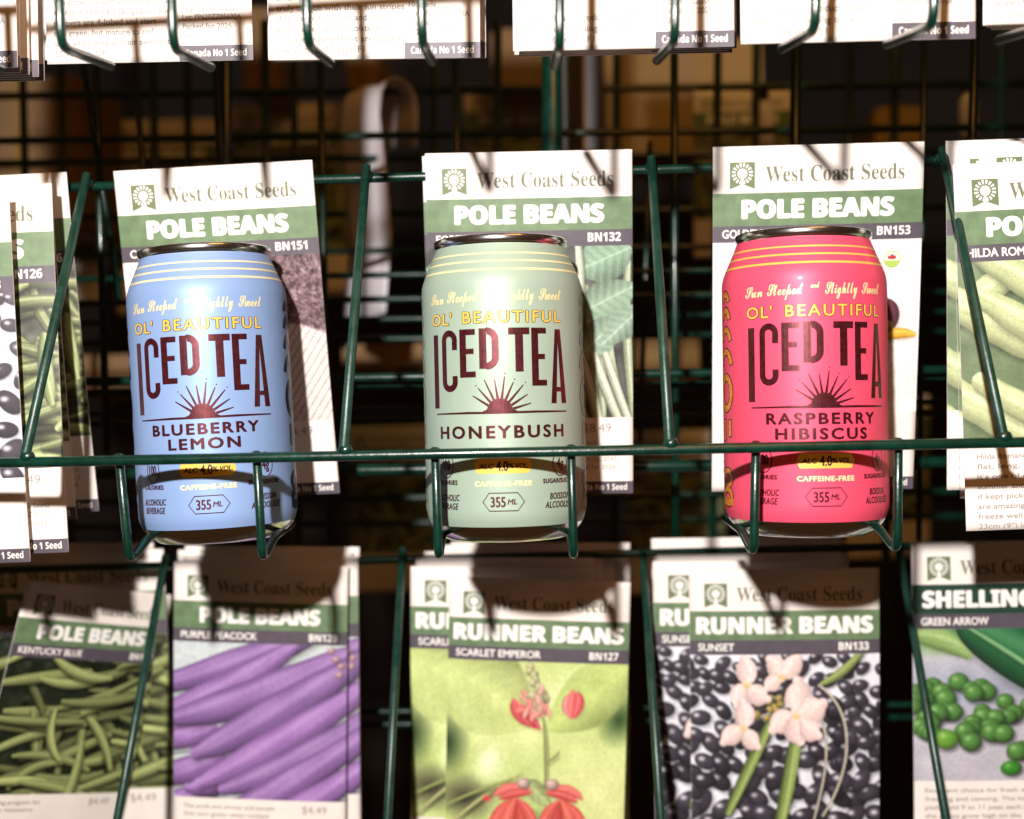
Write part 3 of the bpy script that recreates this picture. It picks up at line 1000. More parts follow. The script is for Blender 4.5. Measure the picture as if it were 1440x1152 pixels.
def drink_can(label, body_mat, flavour, ink, stripe_mat, band_fill, band_line, script_mat, sugar):
    root = thing('drink_can', label, 'drink can', 'iced tea cans standing in the rack pockets')
    v, f = lathe(CAN_PROF)
    body = link('can_body', mesh('can_body', v, f, [body_mat], None, True), root)
    base_prof = [(0.01, 9.5), (8, 8.8), (15, 6.6), (20, 3.0), (22.4, .7), (23.4, 0.05), (24.6, 0.0), (25.5, .35), (26.8, 1.2), (28.3, 2.3), (29.8, 3.7), (31.0, 5.4), (31.55, 6.62)]
    v, f = lathe(base_prof)
    link('can_base', mesh('can_base', v, f, [ALU], None, True), root)
    lid_prof = [(26.88, 118.3), (26.9, 118.9), (27.35, 119.2), (27.6, 119.8), (27.6, 121.4), (27.3, 121.9), (26.8, 122.1), (26.2, 121.9), (25.9, 121.2), (25.3, 117.2), (24.0, 115.4), (22.8, 115.6), (22.2, 117.4), (21.4, 117.8), (8, 117.8), (.01, 117.8)]
    v, f = lathe(lid_prof)
    lid = link('lid', mesh('lid', v, f, [ALUD], None, True), root)
    # pull tab lying on the lid
    bm = bmesh.new()
    n = 24
    ring = []
    for zz in (118.6, 119.4):
        ring.append([bm.verts.new((8 * MM * math.cos(2 * PI * k / n), (12.5 * math.sin(2 * PI * k / n) + 4) * MM, zz * MM)) for k in range(n)])
    bm.faces.new(ring[1]); bm.faces.new(ring[0][::-1])
    for k in range(n):
        bm.faces.new((ring[0][k], ring[0][(k + 1) % n], ring[1][(k + 1) % n], ring[1][k]))
    me = bpy.data.meshes.new('pull_tab'); bm.to_mesh(me); bm.free(); me.materials.append(ALU)
    link('pull_tab', me, lid)
    # three rings of colour round the shoulder
    for (z, hw) in ((107.6, .42), (111.0, .36), (114.2, .32)):
        v, f = lathe([(can_radius(z - hw) + .05, z - hw), (can_radius(z) + .07, z), (can_radius(z + hw) + .05, z + hw)])
        link('shoulder_stripe', mesh('shoulder_stripe', v, f, [stripe_mat], None, True), body)
    def part(name, fill):
        s = Sheet(); fill(s)
        return s.build(name, can_map, body, cut=1.5)
    def L(a): return S(480 + a / 3)
    def slogan(s):
        for (t, x0, x1, z, h) in (('Sun', 412, 464, 94.6, 4.7), ('Steeped', 480, 606, 94.9, 4.9), ('and', 634, 668, 97.4, 2.6), ('Slightly', 690, 826, 95.0, 5.0), ('Sweet', 848, 936, 95.2, 4.9)):
            s.text(t, L(x0), z, script_mat, w=L(x1) - L(x0), h=h, style='script', fat=.06, rot=.02)
    part('slogan_lettering', slogan)
    def brand(s):
        for (fat, m, l) in ((.40, ink, .08), (.10, YELLOW, .16)):
            s.text("OL'", L(416), 86.4, m, w=L(494) - L(416), h=4.5, style='sans', fat=fat, layer=l, space=1.1)
            s.text('BEAUTIFUL', L(541), 86.6, m, w=L(930) - L(541), h=4.5, style='sans', fat=fat, layer=l, space=1.25)
    part('brand_lettering', brand)
    part('title_lettering', lambda s: iced_tea(s, ink))
    part('sun_emblem', lambda s: sun_emblem(s, ink))
    def flav(s):
        if len(flavour) == 1:
            s.text(flavour[0], S(707), 41.6, ink, w=54, h=4.7, style='sans', align='c', fat=.28, space=1.3)
        else:
            s.text(flavour[0], S(707), 44.9, ink, w=45, h=4.2, style='sans', align='c', fat=.28, space=1.25)
            s.text(flavour[1], S(706), 39.0, ink, w=29 if len(flavour[1]) < 6 else 37, h=4.2, style='sans', align='c', fat=.28, space=1.25)
    part('flavour_lettering', flav)
    def strength(s):
        x, z = S(709), 30.6
        s.poly([(x - 11.6, z), (x - 10.2, z + 2.9), (x + 10.2, z + 2.9), (x + 11.6, z), (x + 10.2, z - 2.9), (x - 10.2, z - 2.9)], .08, YELLOW)
        s.text('ALC', x - 9.4, z - 1.0, BLACKINK, w=5.4, h=2.0, layer=.13, fat=.10, shear=.15)
        s.text('4.0', x - 2.6, z - 1.9, BLACKINK, w=4.6, h=3.9, layer=.13, fat=.16)
        s.text('%', x + 2.2, z - .9, BLACKINK, w=2.0, h=2.0, layer=.13, fat=.10)
        s.text('VOL.', x + 4.7, z - .9, BLACKINK, w=5.2, h=2.0, layer=.13, fat=.10, shear=.15)
    part('strength_panel', strength)
    def facts(s):
        for (px, t, wtx) in ((633.5, '100', 4.2), (786, sugar, 3.4)):
            x = S(px)
            s.ring(x, 31.0, 3.6, 5.0, .42, .08, ink, n=32)
            s.text(t, x, 29.2, ink, w=wtx, h=3.9, align='c', fat=.12)
        s.text('CALORIES', S(633), 23.4, ink, w=11.5, h=1.7, align='c', fat=.13, space=1.1)
        s.text('SUGAR/SUCRE', S(784), 23.4, ink, w=15.0, h=1.7, align='c', fat=.13, space=1.1)
        s.text('CAFFEINE-FREE', S(709), 22.8, YELLOW if script_mat is not PALEYEL else PALEYEL, w=22.5, h=1.9, align='c', fat=.16, space=1.15)
        for (px, a, b) in ((633, 'ALCOHOLIC', 'BEVERAGE'), (785, 'BOISSON', 'ALCOOLISÉE')):
            s.text(a, S(px), 17.0, ink, w=len(a) * 1.42, h=2.5, align='c', fat=.09, shear=.14, space=1.1)
            s.text(b, S(px), 13.6, ink, w=len(b) * 1.42, h=2.5, align='c', fat=.09, shear=.14, space=1.1)
        x, z = S(709), 16.6
        hx = [(x - 8.2, z), (x - 5.6, z + 3.5), (x + 5.6, z + 3.5), (x + 8.2, z), (x + 5.6, z - 3.5), (x - 5.6, z - 3.5)]
        s.stroke(hx, .4, .08, ink, closed=True)
        s.text('355', x - 5.0, z - 1.9, ink, w=5.7, h=3.9, fat=.14)
        s.text('ML', x + 1.6, z - 1.0, ink, w=3.6, h=2.1, fat=.08, shear=.15)
    part('facts_lettering', facts)
    for sx in (-47.5, 47.5):
        part('side_lettering', lambda s: side_band(s, sx, band_fill, band_line))
    return root


# ------------------------------------------------------------------ the wire rack
WIRE = mat('green_painted_wire', (0.0015, 0.024, 0.0145), 0.30, 0.0, var=.3, scale=220, bump=.12, bscale=400, coat=.35)
WIRE2 = mat('worn_green_paint', (0.014, 0.048, 0.033), 0.38, 0.0, var=.9, scale=150, var_col=(0.002, 0.028, 0.017), bump=.15, bscale=300)


def tube(pts, r, n=12, corner=0.0, m=None, name='wire', parent=None):
    P = [Vector(p) for p in pts]
    if corner > 0:
        Q = [P[0]]
        for a, b, c in zip(P, P[1:], P[2:]):
            d0, d1 = (a - b), (c - b)
            k = min(corner, d0.length * .45, d1.length * .45)
            s, e = b + d0.normalized() * k, b + d1.normalized() * k
            for i in range(7):
                t = i / 6
                Q.append(s * (1 - t) ** 2 + b * 2 * t * (1 - t) + e * t * t)
        Q.append(P[-1])
        P = Q
    v, f = [], []
    up = Vector((0.31, 0.11, 0.94))
    for i, p in enumerate(P):
        d = (P[min(i + 1, len(P) - 1)] - P[max(i - 1, 0)]).normalized()
        if i == 0:
            x = d.orthogonal().normalized()
        else:
            x = (x - d * x.dot(d)).normalized()
        y = d.cross(x)
        for k in range(n):
            a = 2 * PI * k / n
            v.append(p + (x * math.cos(a) + y * math.sin(a)) * r)
    for i in range(len(P) - 1):
        for k in range(n):
            f.append((i * n + k, i * n + (k + 1) % n, (i + 1) * n + (k + 1) % n, (i + 1) * n + k))
    # rounded ends
    for (i, s) in ((0, -1), (len(P) - 1, 1)):
        d = (P[1] - P[0]).normalized() * -1 if i == 0 else (P[-1] - P[-2]).normalized()
        b = len(v)
        v.append(P[i] + d * r * .6)
        for k in range(n):
            q = (i * n + k, i * n + (k + 1) % n, b)
            f.append(q if s > 0 else q[::-1])
    return link(name, mesh(name, v, f, [m or WIRE], None, True), parent)


RR = 0.0020                # rail radius
SR = 0.00175                # thin wire radius
rack = thing('wire_display_rack', 'dark green wire seed rack with three rows of pockets holding packets and cans', 'display rack')
P_SH = 0.122               # pocket pitch of the middle row
DEP, HGT = 0.0728, 0.1173

# middle row: front rail, rear rail, dividers from the rear rail down to the front rail
tube([(-0.62, 0, 0), (0.62, 0, 0)], RR, 14, name='front_rail', parent=rack)
tube([(-0.62, DEP, HGT), (0.62, DEP, HGT)], RR, 14, name='rear_rail', parent=rack)
for k in range(-3, 7):
    x = (k - 1.5) * P_SH
    tube([(x, DEP - .003, HGT + .0045), (x, -.0005, .0030)], SR * 1.12, 12, m=WIRE2, name='divider_wire', parent=rack)


def pocket_wire(px, py0, py1, Y0, Y1, ends, corner=.006):
    """a stem that drops from the rail, turns and runs back as the pocket floor"""
    a = at(px, py0, Y0)
    b = at(px + ends[0], py1, Y1)
    c = at(px + ends[1], py1 + ends[2], Y1 + .02)
    if py1 < 300:
        c = at(px + ends[1], py1 + ends[2], Y1 + .05)
    d = at(px + ends[3], py1 + ends[4], Y1 + .068)
    tube([a, b, c] if py1 < 300 else [a, b, c, d], SR, 12, corner=corner, m=WIRE, name='pocket_wire', parent=rack)


for (x0, x1, yb) in ((168, 182, 790), (361, 369, 788), (612, 617, 786), (803, 807, 786), (1063, 1060, 780), (1263, 1262, 776)):
    yt = 650 - (x0 - 40) * (29 / 1372)
    ub = x1 - 720
    pocket_wire(x0, yt, yb, .0042, .009, (x1 - x0, x1 - x0 - ub * .048, -33, x1 - x0 - ub * .12, -52))
for (x0, x1, yb) in ((-80, -58, 792), (1505, 1495, 770)):
    pocket_wire(x0, 640, yb, .0042, .009, (x1 - x0, x1 - x0 + (720 - x1) * .03, -30, x1 - x0 + (720 - x1) * .09, -50))

# top row: narrower pockets, nearer to the camera, its rail just above the picture
YT = -.070
ra, rb = at(-420, -118, YT), at(1860, -256, YT)
tube([ra, rb], RR, 14, name='front_rail', parent=rack)
for (x0, x1, yb) in ((-95, -88, 70), (78, 86, 66), (236, 244, 68), (426, 433, 62), (589, 594, 60), (788, 787, 66), (951, 949, 58), (1154, 1146, 42), (1322, 1312, 36), (1500, 1488, 30)):
    u = x1 - 720
    pocket_wire(x0, -156 - (x0 - 200) * .0605, yb, YT + .002, YT + .004, (x1 - x0, x1 - x0 - u * .11, 27, x1 - x0 - u * .24, 46))
ra, rb = at(-300, -240, YT + .105), at(1800, -290, YT + .105)
tube([ra, rb], RR, 14, name='rear_rail', parent=rack)

# lower row: set further back
ra, rb = at(-400, 812, .166), at(1900, 752, .166)
tube([ra, rb], RR, 14, name='rear_rail', parent=rack)
for (x0, y0, x1, y1) in ((-108, 790, -205, 1190), (233, 782, 158, 1190), (566, 772, 543, 1190), (904, 778, 932, 1190), (1264, 772, 1337, 1190), (1600, 770, 1730, 1190)):
    tube([at(x0, y0, .163), at(x1, y1, .085)], SR * 1.12, 12, m=WIRE2, name='divider_wire', parent=rack)
tube([at(-420, 1196, .085), at(1900, 1170, .085)], RR, 14, name='front_rail', parent=rack)

# uprights and the cross wires that carry the shelves, behind the packets
def px_wire(a, b, Y0, Y1, r=SR, name='grid_wire', m=None):
    tube([at(*a, Y0), at(*b, Y1)], r, 10, m=m or WIRE, name=name, parent=rack)


for (y, Y, r) in ((530, .135, 1.25), (546, .16, 1.1), (575, .19, .9), (590, .215, 1.1), (660, .15, 1.7), (420, .24, 1.1), (448, .25, 1.0), (476, .262, 1.1), (386, .235, 1.0),
                  (190, .26, 1.25), (1000, .23, 1.0), (1018, .245, 1.1)):
    px_wire((-700, y + 18), (2200, y - 22), Y, Y, SR * r)
for (xa, ya, xb, yb, Y, r) in ((112, 60, 168, 420, .15, .9), (134, 60, 150, 640, .17, 1.1), (186, 60, 240, 700, .2, 1.0), (302, 40, 335, 760, .16, 1.3), (450, 60, 462, 760, .2, 1.1),
                               (640, 60, 650, 700, .22, 1.1), (948, 40, 950, 760, .2, 1.2), (914, 200, 900, 620, .26, .9),
                               (1120, 40, 1112, 700, .18, 1.6), (1300, 20, 1292, 760, .2, .9), (1372, 20, 1352, 700, .16, 1.2)):
    px_wire((xa, ya), (xb, yb), Y, Y, SR * r, 'grid_wire')
for (y, Y, r) in ((128, .36, 1.5), (222, .33, 1.3), (300, .37, 1.4), (352, .31, 1.2), (700, .33, 1.4), (735, .37, 1.3)):
    px_wire((-700, y + 16), (2200, y - 20), Y, Y, SR * r)
for (x, Y, r) in ((30, .34, 1.5), (84, .38, 1.4), (214, .33, 1.5), (262, .37, 1.6), (372, .32, 1.5), (412, .38, 1.5), (610, .36, 1.4), (700, .33, 1.5), (868, .36, 1.6), (1010, .34, 1.5), (1064, .38, 1.6), (1196, .33, 1.5), (1260, .37, 1.7), (1410, .36, 1.5)):
    px_wire((x, 30), (x + (720 - x) * .03, 900), Y, Y, SR * r)
for (x, Y, w) in ((776, .19, .0105), (318, .21, .006), (-200, .2, .0105), (1640, .19, .0105)):
    a, b = at(x, -500, Y), at(x, 1700, Y)
    tube([a, b], w * .5, 18, m=WIRE, name='upright_post', parent=rack)


def bead(p, r):
    """the small weld where two wires meet"""
    v, f = [], []
    for j in range(5):
        b = -PI / 2 + PI * (j + .5) / 5
        for k in range(8):
            a = 2 * PI * k / 8
            v.append((p[0] + r * 1.25 * math.cos(b) * math.cos(a), p[1] + r * math.cos(b) * math.sin(a), p[2] + r * math.sin(b)))
    for j in range(4):
        for k in range(8):
            f.append((j * 8 + k, j * 8 + (k + 1) % 8, (j + 1) * 8 + (k + 1) % 8, (j + 1) * 8 + k))
    f.append(tuple(range(7, -1, -1)))
    f.append(tuple(range(32, 40)))
    link('weld_bead', mesh('weld_bead', v, f, [WIRE], None, True), rack)


for k in range(-1, 5):
    x = (k - 1.5) * P_SH
    bead((x + .0006, -.0002, .0022), .0025)
    bead((x, DEP - .002, HGT + .001), .0024)
for x0 in (168, 361, 612, 803, 1063, 1262):
    q = at(x0, 650 - (x0 - 40) * (29 / 1372), .0032)
    bead((q.x, .0026, .0004), .0023)


# ------------------------------------------------------------------ packets in the rack
G_MID, G_TOP, G_LOW = 'seed packets standing in the middle row', 'seed packets in the top row', 'seed packets standing in the lower row'
# the three behind the cans
p = seed_packet('tilted pole beans packet coded BN151 behind the blue can', 'POLE BEANS', 'CARMINAT', 'BN151', 'soil', G_MID, puff=1.0, bend=1.2, price='$4.49', title_w=62)
place(p, (158, 241), (438, 225), (199, 722), .068, .068, .097)
p = seed_packet('front pole beans packet coded BN132 behind the mint green can', 'POLE BEANS', 'FORTEX', 'BN132', 'fortex', G_MID, puff=1.2, bend=1.4, price='$8.49', title_w=63,
                lines=('Germ. 94%', 'Approx. 50 Seeds', 'Lot: BN132ZZ0421', 'Packed for 2026'))
place(p, (597, 216), (889, 210), (603, 712), .066, .066, .095)
q = copy_tree(p); tag(q, 'pole beans packet just behind the BN132 packet, only its left edge showing')
place(q, (593, 220), (884, 214), (598, 706), .0695, .0695, .1035)
p = seed_packet('white pole beans packet coded BN153 behind the red can, with a round organic mark', 'POLE BEANS', 'GOLDEN', 'BN153', 'golden', G_MID, puff=1.0, bend=1.0, title_w=63, organic=True,
                para=('One of the finest', 'round yellow podded', 'climbers for fresh', 'eating and freezing', 'ready in 60 days', 'harvest often'))
place(p, (1003, 207), (1301, 199), (997, 702), .066, .066, .096)

# left end of the middle row
p = seed_packet('frontmost packet at the left end of the middle row, black beans on its picture', 'POLE BEANS', 'BLACK', 'BN123', 'plainblack', G_MID, title_w=63)
place(p, (-287, 287), (11, 272), (-293, 790), .040, .040, .046)
p = seed_packet('pale green beans packet coded BN126 left of the first divider', 'POLE BEANS', 'LAZY', 'BN126', 'pale', G_MID, title_w=63, price='$4.49',
                lines=('Germ. 94%', 'Approx. 50 Seeds', 'Lot: BN126ZZ0117', 'Packed for 2026'))
place(p, (-227, 272), (71, 257), (-222, 780), .050, .050, .052)
q = copy_tree(p); tag(q, 'shaded packet leaning behind the pale green beans packet coded BN126')
place(q, (-188, 256), (92, 242), (-160, 722), .064, .064, .086)
for (dx, dy, dY) in ((-24, 1, -.005),):
    q = copy_tree(p); tag(q, 'packet in the left end stack with only its white top edge showing')
    place(q, (-190 + dx, 256 + dy), (93 + dx, 242 + dy), (-176 + dx, 734), .060 + dY, .060 + dY, .074 + dY)

# right end of the middle row
ROM = ('Hilda Romano produces', 'flat, long, stringless', "It's one of our best", 'summer and fall beans', 'if kept picked. They', 'are amazing fresh or', 'freeze well. Pods are', '23cm (9") long.')
p = seed_packet('front flat green pods packet leaning at the right end of the middle row', 'POLE BEANS', 'HILDA ROMANO', 'BN137', 'romano', G_MID, title_w=63, para=ROM, grade=False, puff=1.2)
place(p, (1341, 231), (1651, 216), (1377, 751), .048, .048, .050)
q = copy_tree(p); tag(q, 'flat green pods packet whose left strip shows directly behind the right end front packet')
place(q, (1340, 202), (1640, 190), (1332, 699), .060, .060, .064)
q = copy_tree(p); tag(q, 'rearmost flat green pods packet at the right end, showing the leftmost strip')
place(q, (1331, 198), (1628, 188), (1317, 690), .065, .065, .076)
q = copy_tree(p); tag(q, 'flat green pods packet showing only its header and logo above the right end front packet')
place(q, (1377, 200), (1680, 188), (1378, 703), .056, .056, .058)

# top row, written backs towards us
T1 = ('We grow blocky fruits on vigorous', '45-60cm (18-24") tall plants. The', 'peppers are 4-lobed and start', 'mid green, but mature to red', 'seen when they at their sweetest.', '65-70 days. OP.')
L1 = ('0.25gr Germ. 87%', 'Approx. 30 Seeds', 'Lot: PP620ZZ05690A', 'Packed for 2026', 'S325')
T2 = ('Small plants with fruit that are', 'truly unique with their fun stripes', 'that change from light and medium', 'green to red and chocolate. 9cm', '(3.5") elongated fruit are tasty at', 'every stage. 77 days, F1')
L2 = ('10 Seeds', 'Lot: PP616ZZ20671A', 'Packed for 2026', 'S322')
T3 = ('Very early and productive with', 'green fruit ripening to red', 'in only 68 days. F1')
p1 = back_packet('written packet back about 4-lobed peppers, second from the left in the top row', T1, L1, G_TOP)
place(p1, (50, -423), (344, -433), (57, 91), .020, .020, .028)
p2 = back_packet('written packet back about fun stripes, in the top row above the white curled sheet', T2, L2, G_TOP)
place(p2, (372, -435), (673, -443), (375, 83), .016, .016, .022)
p3 = back_packet('front packet back of the thick stack in the middle of the top row', T3, L2, G_TOP)
place(p3, (716, -464), (1030, -475), (718, 68), -.002, -.002, .002)
p4 = back_packet('front packet back of the thick stack right of the middle in the top row', T3, L1, G_TOP)
place(p4, (1036, -498), (1368, -511), (1039, 58), -.014, -.014, -.012)
p5 = back_packet('packet back at the right end of the top row', T3, L1, G_TOP)
place(p5, (1382, -514), (1710, -528), (1383, 33), -.014, -.014, -.012)
p6 = back_packet('packet back cut off at the left end of the top row', T2, L2, G_TOP)
place(p6, (-300, -446), (11, -456), (-302, 82), .004, .004, .010)
for (src, TLx, TRx, ty, by, Y, n, lab) in ((p1, 50, 344, -424, 88, .030, 1, 'packet hidden behind the 4-lobed peppers packet back in the top row'),
                                          (p2, 374, 676, -434, 79, .024, 2, 'packet hidden behind the fun stripes packet back in the top row'),
                                          (p3, 722, 1024, -446, 66, .004, 5, 'packet stacked behind the front one in the middle stack of the top row'),
                                          (p4, 1046, 1352, -474, 55, -.010, 6, 'packet stacked behind the front one in the stack right of the top row middle'),
                                          (p5, 1386, 1706, -500, 31, -.010, 3, 'packet stacked behind the packet back at the top row right end'),
                                          (p6, -290, 24, -440, 84, .014, 5, 'packet in the stack at the top row left end, only its edge showing')):
    for k in range(n):
        q = copy_tree(src); tag(q, lab)
        d = .0036 * (k + 1)
        o = 6 * (k % 3) - 3 + (7 * k if src is p6 else 0)
        place(q, (TLx + o, ty + 3 * k), (TRx + o, ty - 10 + 3 * k), (TLx + o + 2, by - 1.5 * (k % 2)), Y + d, Y + d, Y + d + .002)

# lower row
LY = .155
p = seed_packet('green beans packet named Kentucky Blue tilted at the left of the lower row', 'POLE BEANS', 'KENTUCKY BLUE', 'BN117', 'green', G_LOW, puff=1.2, bend=1.5, title_w=63, price='$4.49', para=('breeding program for', 'disease resistance'), grade=False)
place(p, (40, 817), (246, 838), (-86, 1235), .130, .188, .120)
q = copy_tree(p); tag(q, 'shaded green beans packet behind the tilted Kentucky Blue one')
place(q, (-30, 779), (228, 773), (-46, 1212), LY + .025, LY + .025, LY + .04)
q = copy_tree(p); tag(q, 'rearmost green beans packet at the lower left, mostly in shadow')
place(q, (-44, 766), (214, 764), (-56, 1200), LY + .031, LY + .031, LY + .046)
p = seed_packet('purple pods packet named Purple Peacock, frontmost of its lower row stack', 'POLE BEANS', 'PURPLE PEACOCK', 'BN129', 'purple', G_LOW, pic_end=.805, puff=1.2, bend=1.0, title_w=60, price='$4.49', para=('The pods are showy and purple', 'that turn green when cooked'))
place(p, (244, 790), (489, 797), (242, 1216), LY, LY, LY + .012)
for k, (x, y, dY) in enumerate(((257, 782, .006), (249, 774, .010), (259, 768, .014))):
    q = copy_tree(p); tag(q, 'purple pods packet stacked behind the Purple Peacock front packet')
    place(q, (x, y), (x + 246, y + 2), (x + 1, y + 424), LY + dY, LY + dY, LY + dY + .012)
p = seed_packet('front red flowers packet coded BN127 in the lower row', 'RUNNER BEANS', 'SCARLET EMPEROR', 'BN127', 'scarlet', G_LOW, pic_end=.83, puff=1.2, bend=1.0, title_w=82)
place(p, (632, 812), (887, 820), (629, 1248), LY - .012, LY - .012, LY)
q = copy_tree(p); tag(q, 'red flowers packet half hidden to the left of the BN127 front packet')
place(q, (577, 797), (832, 800), (577, 1226), LY + .001, LY + .001, LY + .012)
for (x, y, dY) in ((584, 784, .006), (596, 776, .010), (612, 771, .014), (622, 767, .018), (634, 763, .022)):
    q = copy_tree(p); tag(q, 'red flowers packet stacked upright behind the BN127 ones')
    place(q, (x, y), (x + 252, y + 1), (x + 1, y + 426), LY + dY, LY + dY, LY + dY + .012)
p = seed_packet('black beans and white flowers packet named Sunset, frontmost in the lower row', 'RUNNER BEANS', 'SUNSET', 'BN133', 'black', G_LOW, pic_end=.83, puff=1.2, bend=1.0, title_w=81)
place(p, (969, 802), (1237, 799), (973, 1256), LY - .014, LY - .014, LY - .002)
q = copy_tree(p); tag(q, 'black beans packet half hidden to the left of the Sunset front packet')
place(q, (918, 790), (1186, 787), (924, 1240), LY, LY, LY + .012)
for (x, y, dY) in ((924, 781, .005), (920, 774, .009), (932, 769, .013), (926, 763, .017), (916, 758, .021)):
    q = copy_tree(p); tag(q, 'black beans packet stacked upright behind the Sunset ones')
    place(q, (x, y), (x + 262, y - 4), (x + 4, y + 440), LY + dY, LY + dY, LY + dY + .012)
p = seed_packet('shelling peas packet named Green Arrow at the right end of the lower row', 'SHELLING PEAS', 'GREEN ARROW', 'PE120', 'peas', G_LOW, pic_end=.745, band=DKGREEN, puff=1.2, bend=1.0, title_w=78, grade=False,
                para=('Excellent choice for fresh eating', 'freezing and canning. The long paired', 'pods hold 9 to 11 peas each and', 'the plants grow high on the', 'plant for easy picking. Resistant to', 'wilt and mildew. Sow early.'))
place(p, (1282, 764), (1556, 758), (1268, 1214), LY - .010, LY - .010, LY)

# ------------------------------------------------------------------ the cans
def can_lacquer(name, c, dark):
    m = mat(name, c, 0.48, 0.16, var=.03, scale=40, coat=.07, spec=.28)
    return m


def stand_can(root, px_axis, py_base, Y, roll, turn, lean=0.0):
    o = at(px_axis, py_base, Y)
    root.location = o
    root.rotation_euler = (lean, roll, turn)
    root.scale = (.985, .985, .985)
    return o


BLUE = can_lacquer('blue_can_lacquer', (0.225, 0.345, 0.61), None)
MINT = can_lacquer('mint_can_lacquer', (0.315, 0.415, 0.335), None)
PINK = can_lacquer('raspberry_can_lacquer', (0.80, 0.08, 0.155), None)
c1 = drink_can('blue blueberry lemon iced tea can standing in the left pocket', BLUE, ('BLUEBERRY', 'LEMON'), MAROON, PALEYEL, NAVY, NAVY, PALEYEL, '4g')
stand_can(c1, 310, 757, .051, math.radians(-1.9), math.radians(8))
c2 = drink_can('mint green honeybush iced tea can standing in the middle pocket', MINT, ('HONEYBUSH',), MAROON, PALEYEL, MINT, BLACKINK, PALEYEL, '4g')
stand_can(c2, 713.5, 754.5, .044, math.radians(-.1), math.radians(0))
c3 = drink_can('red raspberry hibiscus iced tea can standing in the right pocket', PINK, ('RASPBERRY', 'HIBISCUS'), MAROON, YELLOW, ORANGE, BLACKINK, PALEYEL, '4g')
stand_can(c3, 1134, 748.5, .045, math.radians(.5), math.radians(3))

# ------------------------------------------------------------------ behind the rack
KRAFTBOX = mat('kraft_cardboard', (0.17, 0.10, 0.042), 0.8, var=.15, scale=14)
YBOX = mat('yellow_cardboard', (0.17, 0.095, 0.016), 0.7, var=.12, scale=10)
DARKW = mat('dark_brown_wall', (0.018, 0.012, 0.008), 0.9, var=.3, scale=3)
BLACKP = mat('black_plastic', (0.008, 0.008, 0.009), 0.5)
WHITEP = mat('white_sheet', (0.72, 0.70, 0.74), 0.5, var=.05, scale=30)


def box_mesh(name, c, sx, sy, sz, m, rz=0.0, bev=.003):
    bm = bmesh.new()
    bmesh.ops.create_cube(bm, size=1.0)
    for v in bm.verts:
        v.co = Vector((v.co.x * sx, v.co.y * sy, (v.co.z + .5) * sz))
    bmesh.ops.bevel(bm, geom=bm.edges[:], offset=bev, segments=2, affect='EDGES')
    me = bpy.data.meshes.new(name)
    bm.to_mesh(me); bm.free()
    me.materials.append(m)
    return me


def carton(name, label, px0, py0, px1, py1, Y, depth, m, cat='cardboard box', group='cartons behind the rack'):
    a, b = at(px0, py0, Y), at(px1, py1, Y)
    w, h = b.x - a.x, a.z - b.z
    root = thing(name, label, cat, group)
    root.location = ((a.x + b.x) / 2, Y + depth / 2, b.z)
    link('box_body', box_mesh('box_body', None, w, depth, h, m), root)
    s = Sheet()
    s.poly([(-w * 90, 0), (w * 90, 0), (w * 90, 1), (-w * 90, 1)], 0, m)
    tape = box_mesh('tape_strip', None, w * .12, .0015, h * .98, KRAFTBOX if m is YBOX else YBOX, bev=.0003)
    t = link('tape_strip', tape, root)
    t.location = (0, -depth / 2 - .0012, h * .01)
    return root


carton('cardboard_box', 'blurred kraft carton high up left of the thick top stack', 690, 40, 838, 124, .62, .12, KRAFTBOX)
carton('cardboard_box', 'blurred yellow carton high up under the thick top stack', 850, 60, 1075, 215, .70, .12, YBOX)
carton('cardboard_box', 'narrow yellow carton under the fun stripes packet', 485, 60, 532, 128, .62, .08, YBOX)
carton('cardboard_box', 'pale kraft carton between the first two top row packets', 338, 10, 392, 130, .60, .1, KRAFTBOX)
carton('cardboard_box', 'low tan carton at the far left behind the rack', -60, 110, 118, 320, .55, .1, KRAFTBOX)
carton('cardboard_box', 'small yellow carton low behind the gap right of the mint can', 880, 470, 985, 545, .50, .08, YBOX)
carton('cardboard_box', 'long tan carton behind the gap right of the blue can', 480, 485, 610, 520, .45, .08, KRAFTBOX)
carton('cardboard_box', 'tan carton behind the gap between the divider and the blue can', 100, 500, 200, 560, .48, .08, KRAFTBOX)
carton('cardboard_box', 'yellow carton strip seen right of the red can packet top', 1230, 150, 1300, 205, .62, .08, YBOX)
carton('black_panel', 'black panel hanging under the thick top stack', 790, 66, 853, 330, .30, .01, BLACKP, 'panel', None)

# packets of a second rack that stands behind, facing us
p = seed_packet('seed packet of the rack behind, blurred at the far left', 'POLE BEANS', 'BLUE LAKE', 'BN118', 'pale', 'packets of the rack behind', title_w=63)
place(p, (-30, 162), (128, 158), (-30, 430), .66, .66, .68)
for (x, y, Y, lab) in ((325, 148, .68, 'blurred dark packet of the rack behind, above the gap right of the blue can packet'), (652, 122, .68, 'blurred dark packet of the rack behind, above the mint can packet'),
                       (975, 128, .48, 'blurred dark packet of the rack behind, left of the red can packet top'),
                       (150, 170, .68, 'blurred dark packet of the rack behind, above the blue can packet'), (486, 602, .60, 'pale packet of the rack behind in the gap left of the mint can'),
                       (880, 608, .60, 'pale packet of the rack behind in the gap right of the mint can'), (1170, 560, .60, 'pale packet of the rack behind in the gap right of the red can')):
    q = copy_tree(p); tag(q, lab)
    w = 138 if Y < .65 else 158
    place(q, (x, y), (x + w, y - 4), (x + 2, y + 280), Y, Y, Y + .02)

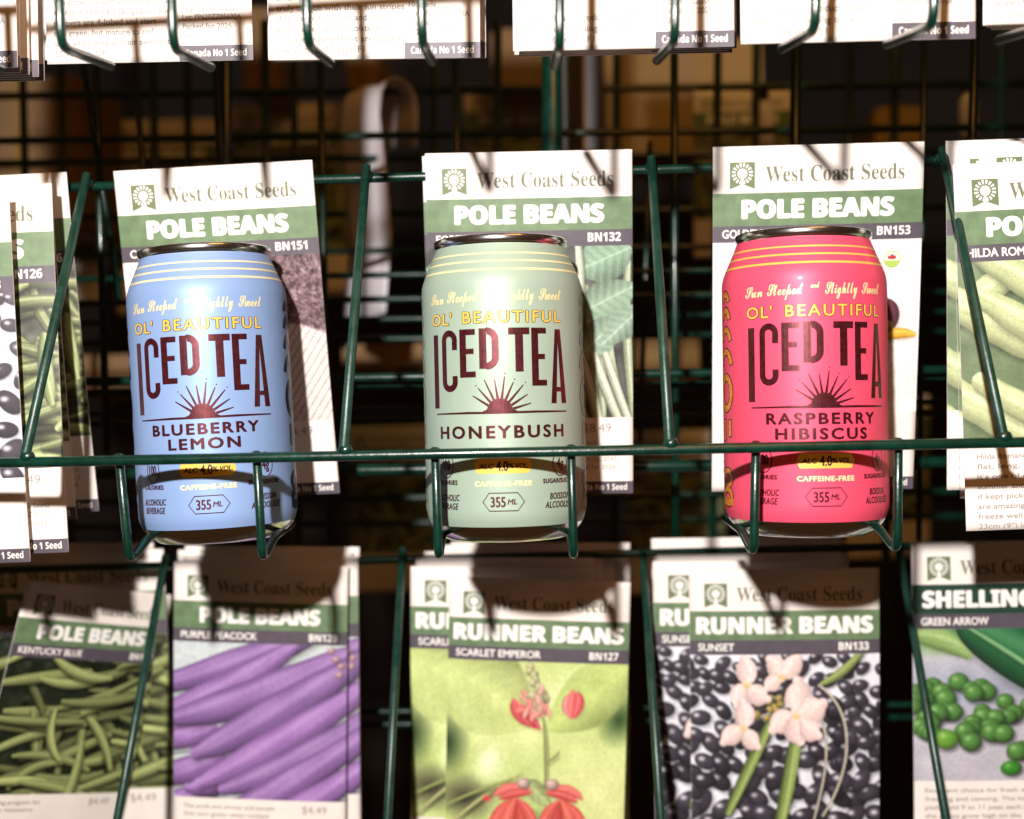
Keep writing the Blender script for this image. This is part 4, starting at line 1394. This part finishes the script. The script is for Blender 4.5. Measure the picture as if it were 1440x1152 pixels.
# the folded white sheet
root = thing('paper_sheet', 'tall white paper sheet folded over behind the gap between blue and mint cans', 'paper sheet')
path = [(-.019, -.135), (-.0195, -.09), (-.020, -.05), (-.0205, -.025), (-.0195, -.012), (-.016, -.004), (-.010, 0.0), (-.003, .0015), (.004, .0), (.009, -.004), (.0125, -.010), (.0135, -.02), (.0125, -.035)]
v, f = [], []
nu = 8
for (x, z) in path:
    for i in range(nu + 1):
        w = (i / nu - .5)
        v.append((x + .010 * w + .004 * math.sin(z * 60), w * .040, z + .002 * math.sin(w * 5 + x * 90)))
for j in range(len(path) - 1):
    for i in range(nu):
        k = j * (nu + 1) + i
        f.append((k, k + nu + 1, k + nu + 2, k + 1))
o = link('folded_page', mesh('folded_page', v, f, [WHITEP], None, True), root)
sm = o.modifiers.new('thickness', 'SOLIDIFY'); sm.thickness = .0006
root.location = at(541, 124, .36)
root.scale = (1.12, 1.12, 1.12)
root.rotation_euler = (0, 0, math.radians(58))

# small bottle shapes behind at the right
for (x, y, h, lab) in ((1362, 112, 80, 'blurred small white capped bottle above the right end stack'), (1076, 122, 84, 'blurred pale jar left above the red can packet')):
    a, b = at(x, y, .42), at(x, y + h, .42)
    H = (a.z - b.z) / MM
    root = thing('small_bottle', lab, 'bottle')
    root.location = b
    v, fc = lathe([(.01, 0), (5.5, 0), (6, .8), (6, H * .55), (5, H * .66), (2.6, H * .74), (2.6, H * .8)], 32)
    bd = link('bottle_body', mesh('bottle_body', v, fc, [WHITEP], None, True), root)
    v, fc = lathe([(.01, H), (3.2, H), (3.5, H * .98), (3.5, H * .78), (2.7, H * .77)], 24)
    link('bottle_cap', mesh('bottle_cap', v, fc, [BLACKP], None, True), root)

# dark wall closing the room behind
a = [(-4, 1.9, -2.5), (4, 1.9, -2.5), (4, 1.9, 2.5), (-4, 1.9, 2.5), (-4, 2.0, -2.5), (4, 2.0, -2.5), (4, 2.0, 2.5), (-4, 2.0, 2.5)]
o = link('back_wall', mesh('back_wall', a, [(0, 1, 2, 3), (5, 4, 7, 6), (1, 5, 6, 2), (4, 0, 3, 7), (3, 2, 6, 7), (0, 4, 5, 1)], [DARKW]))
tag(o, 'dark brown wall far behind the rack, out of focus', 'wall')
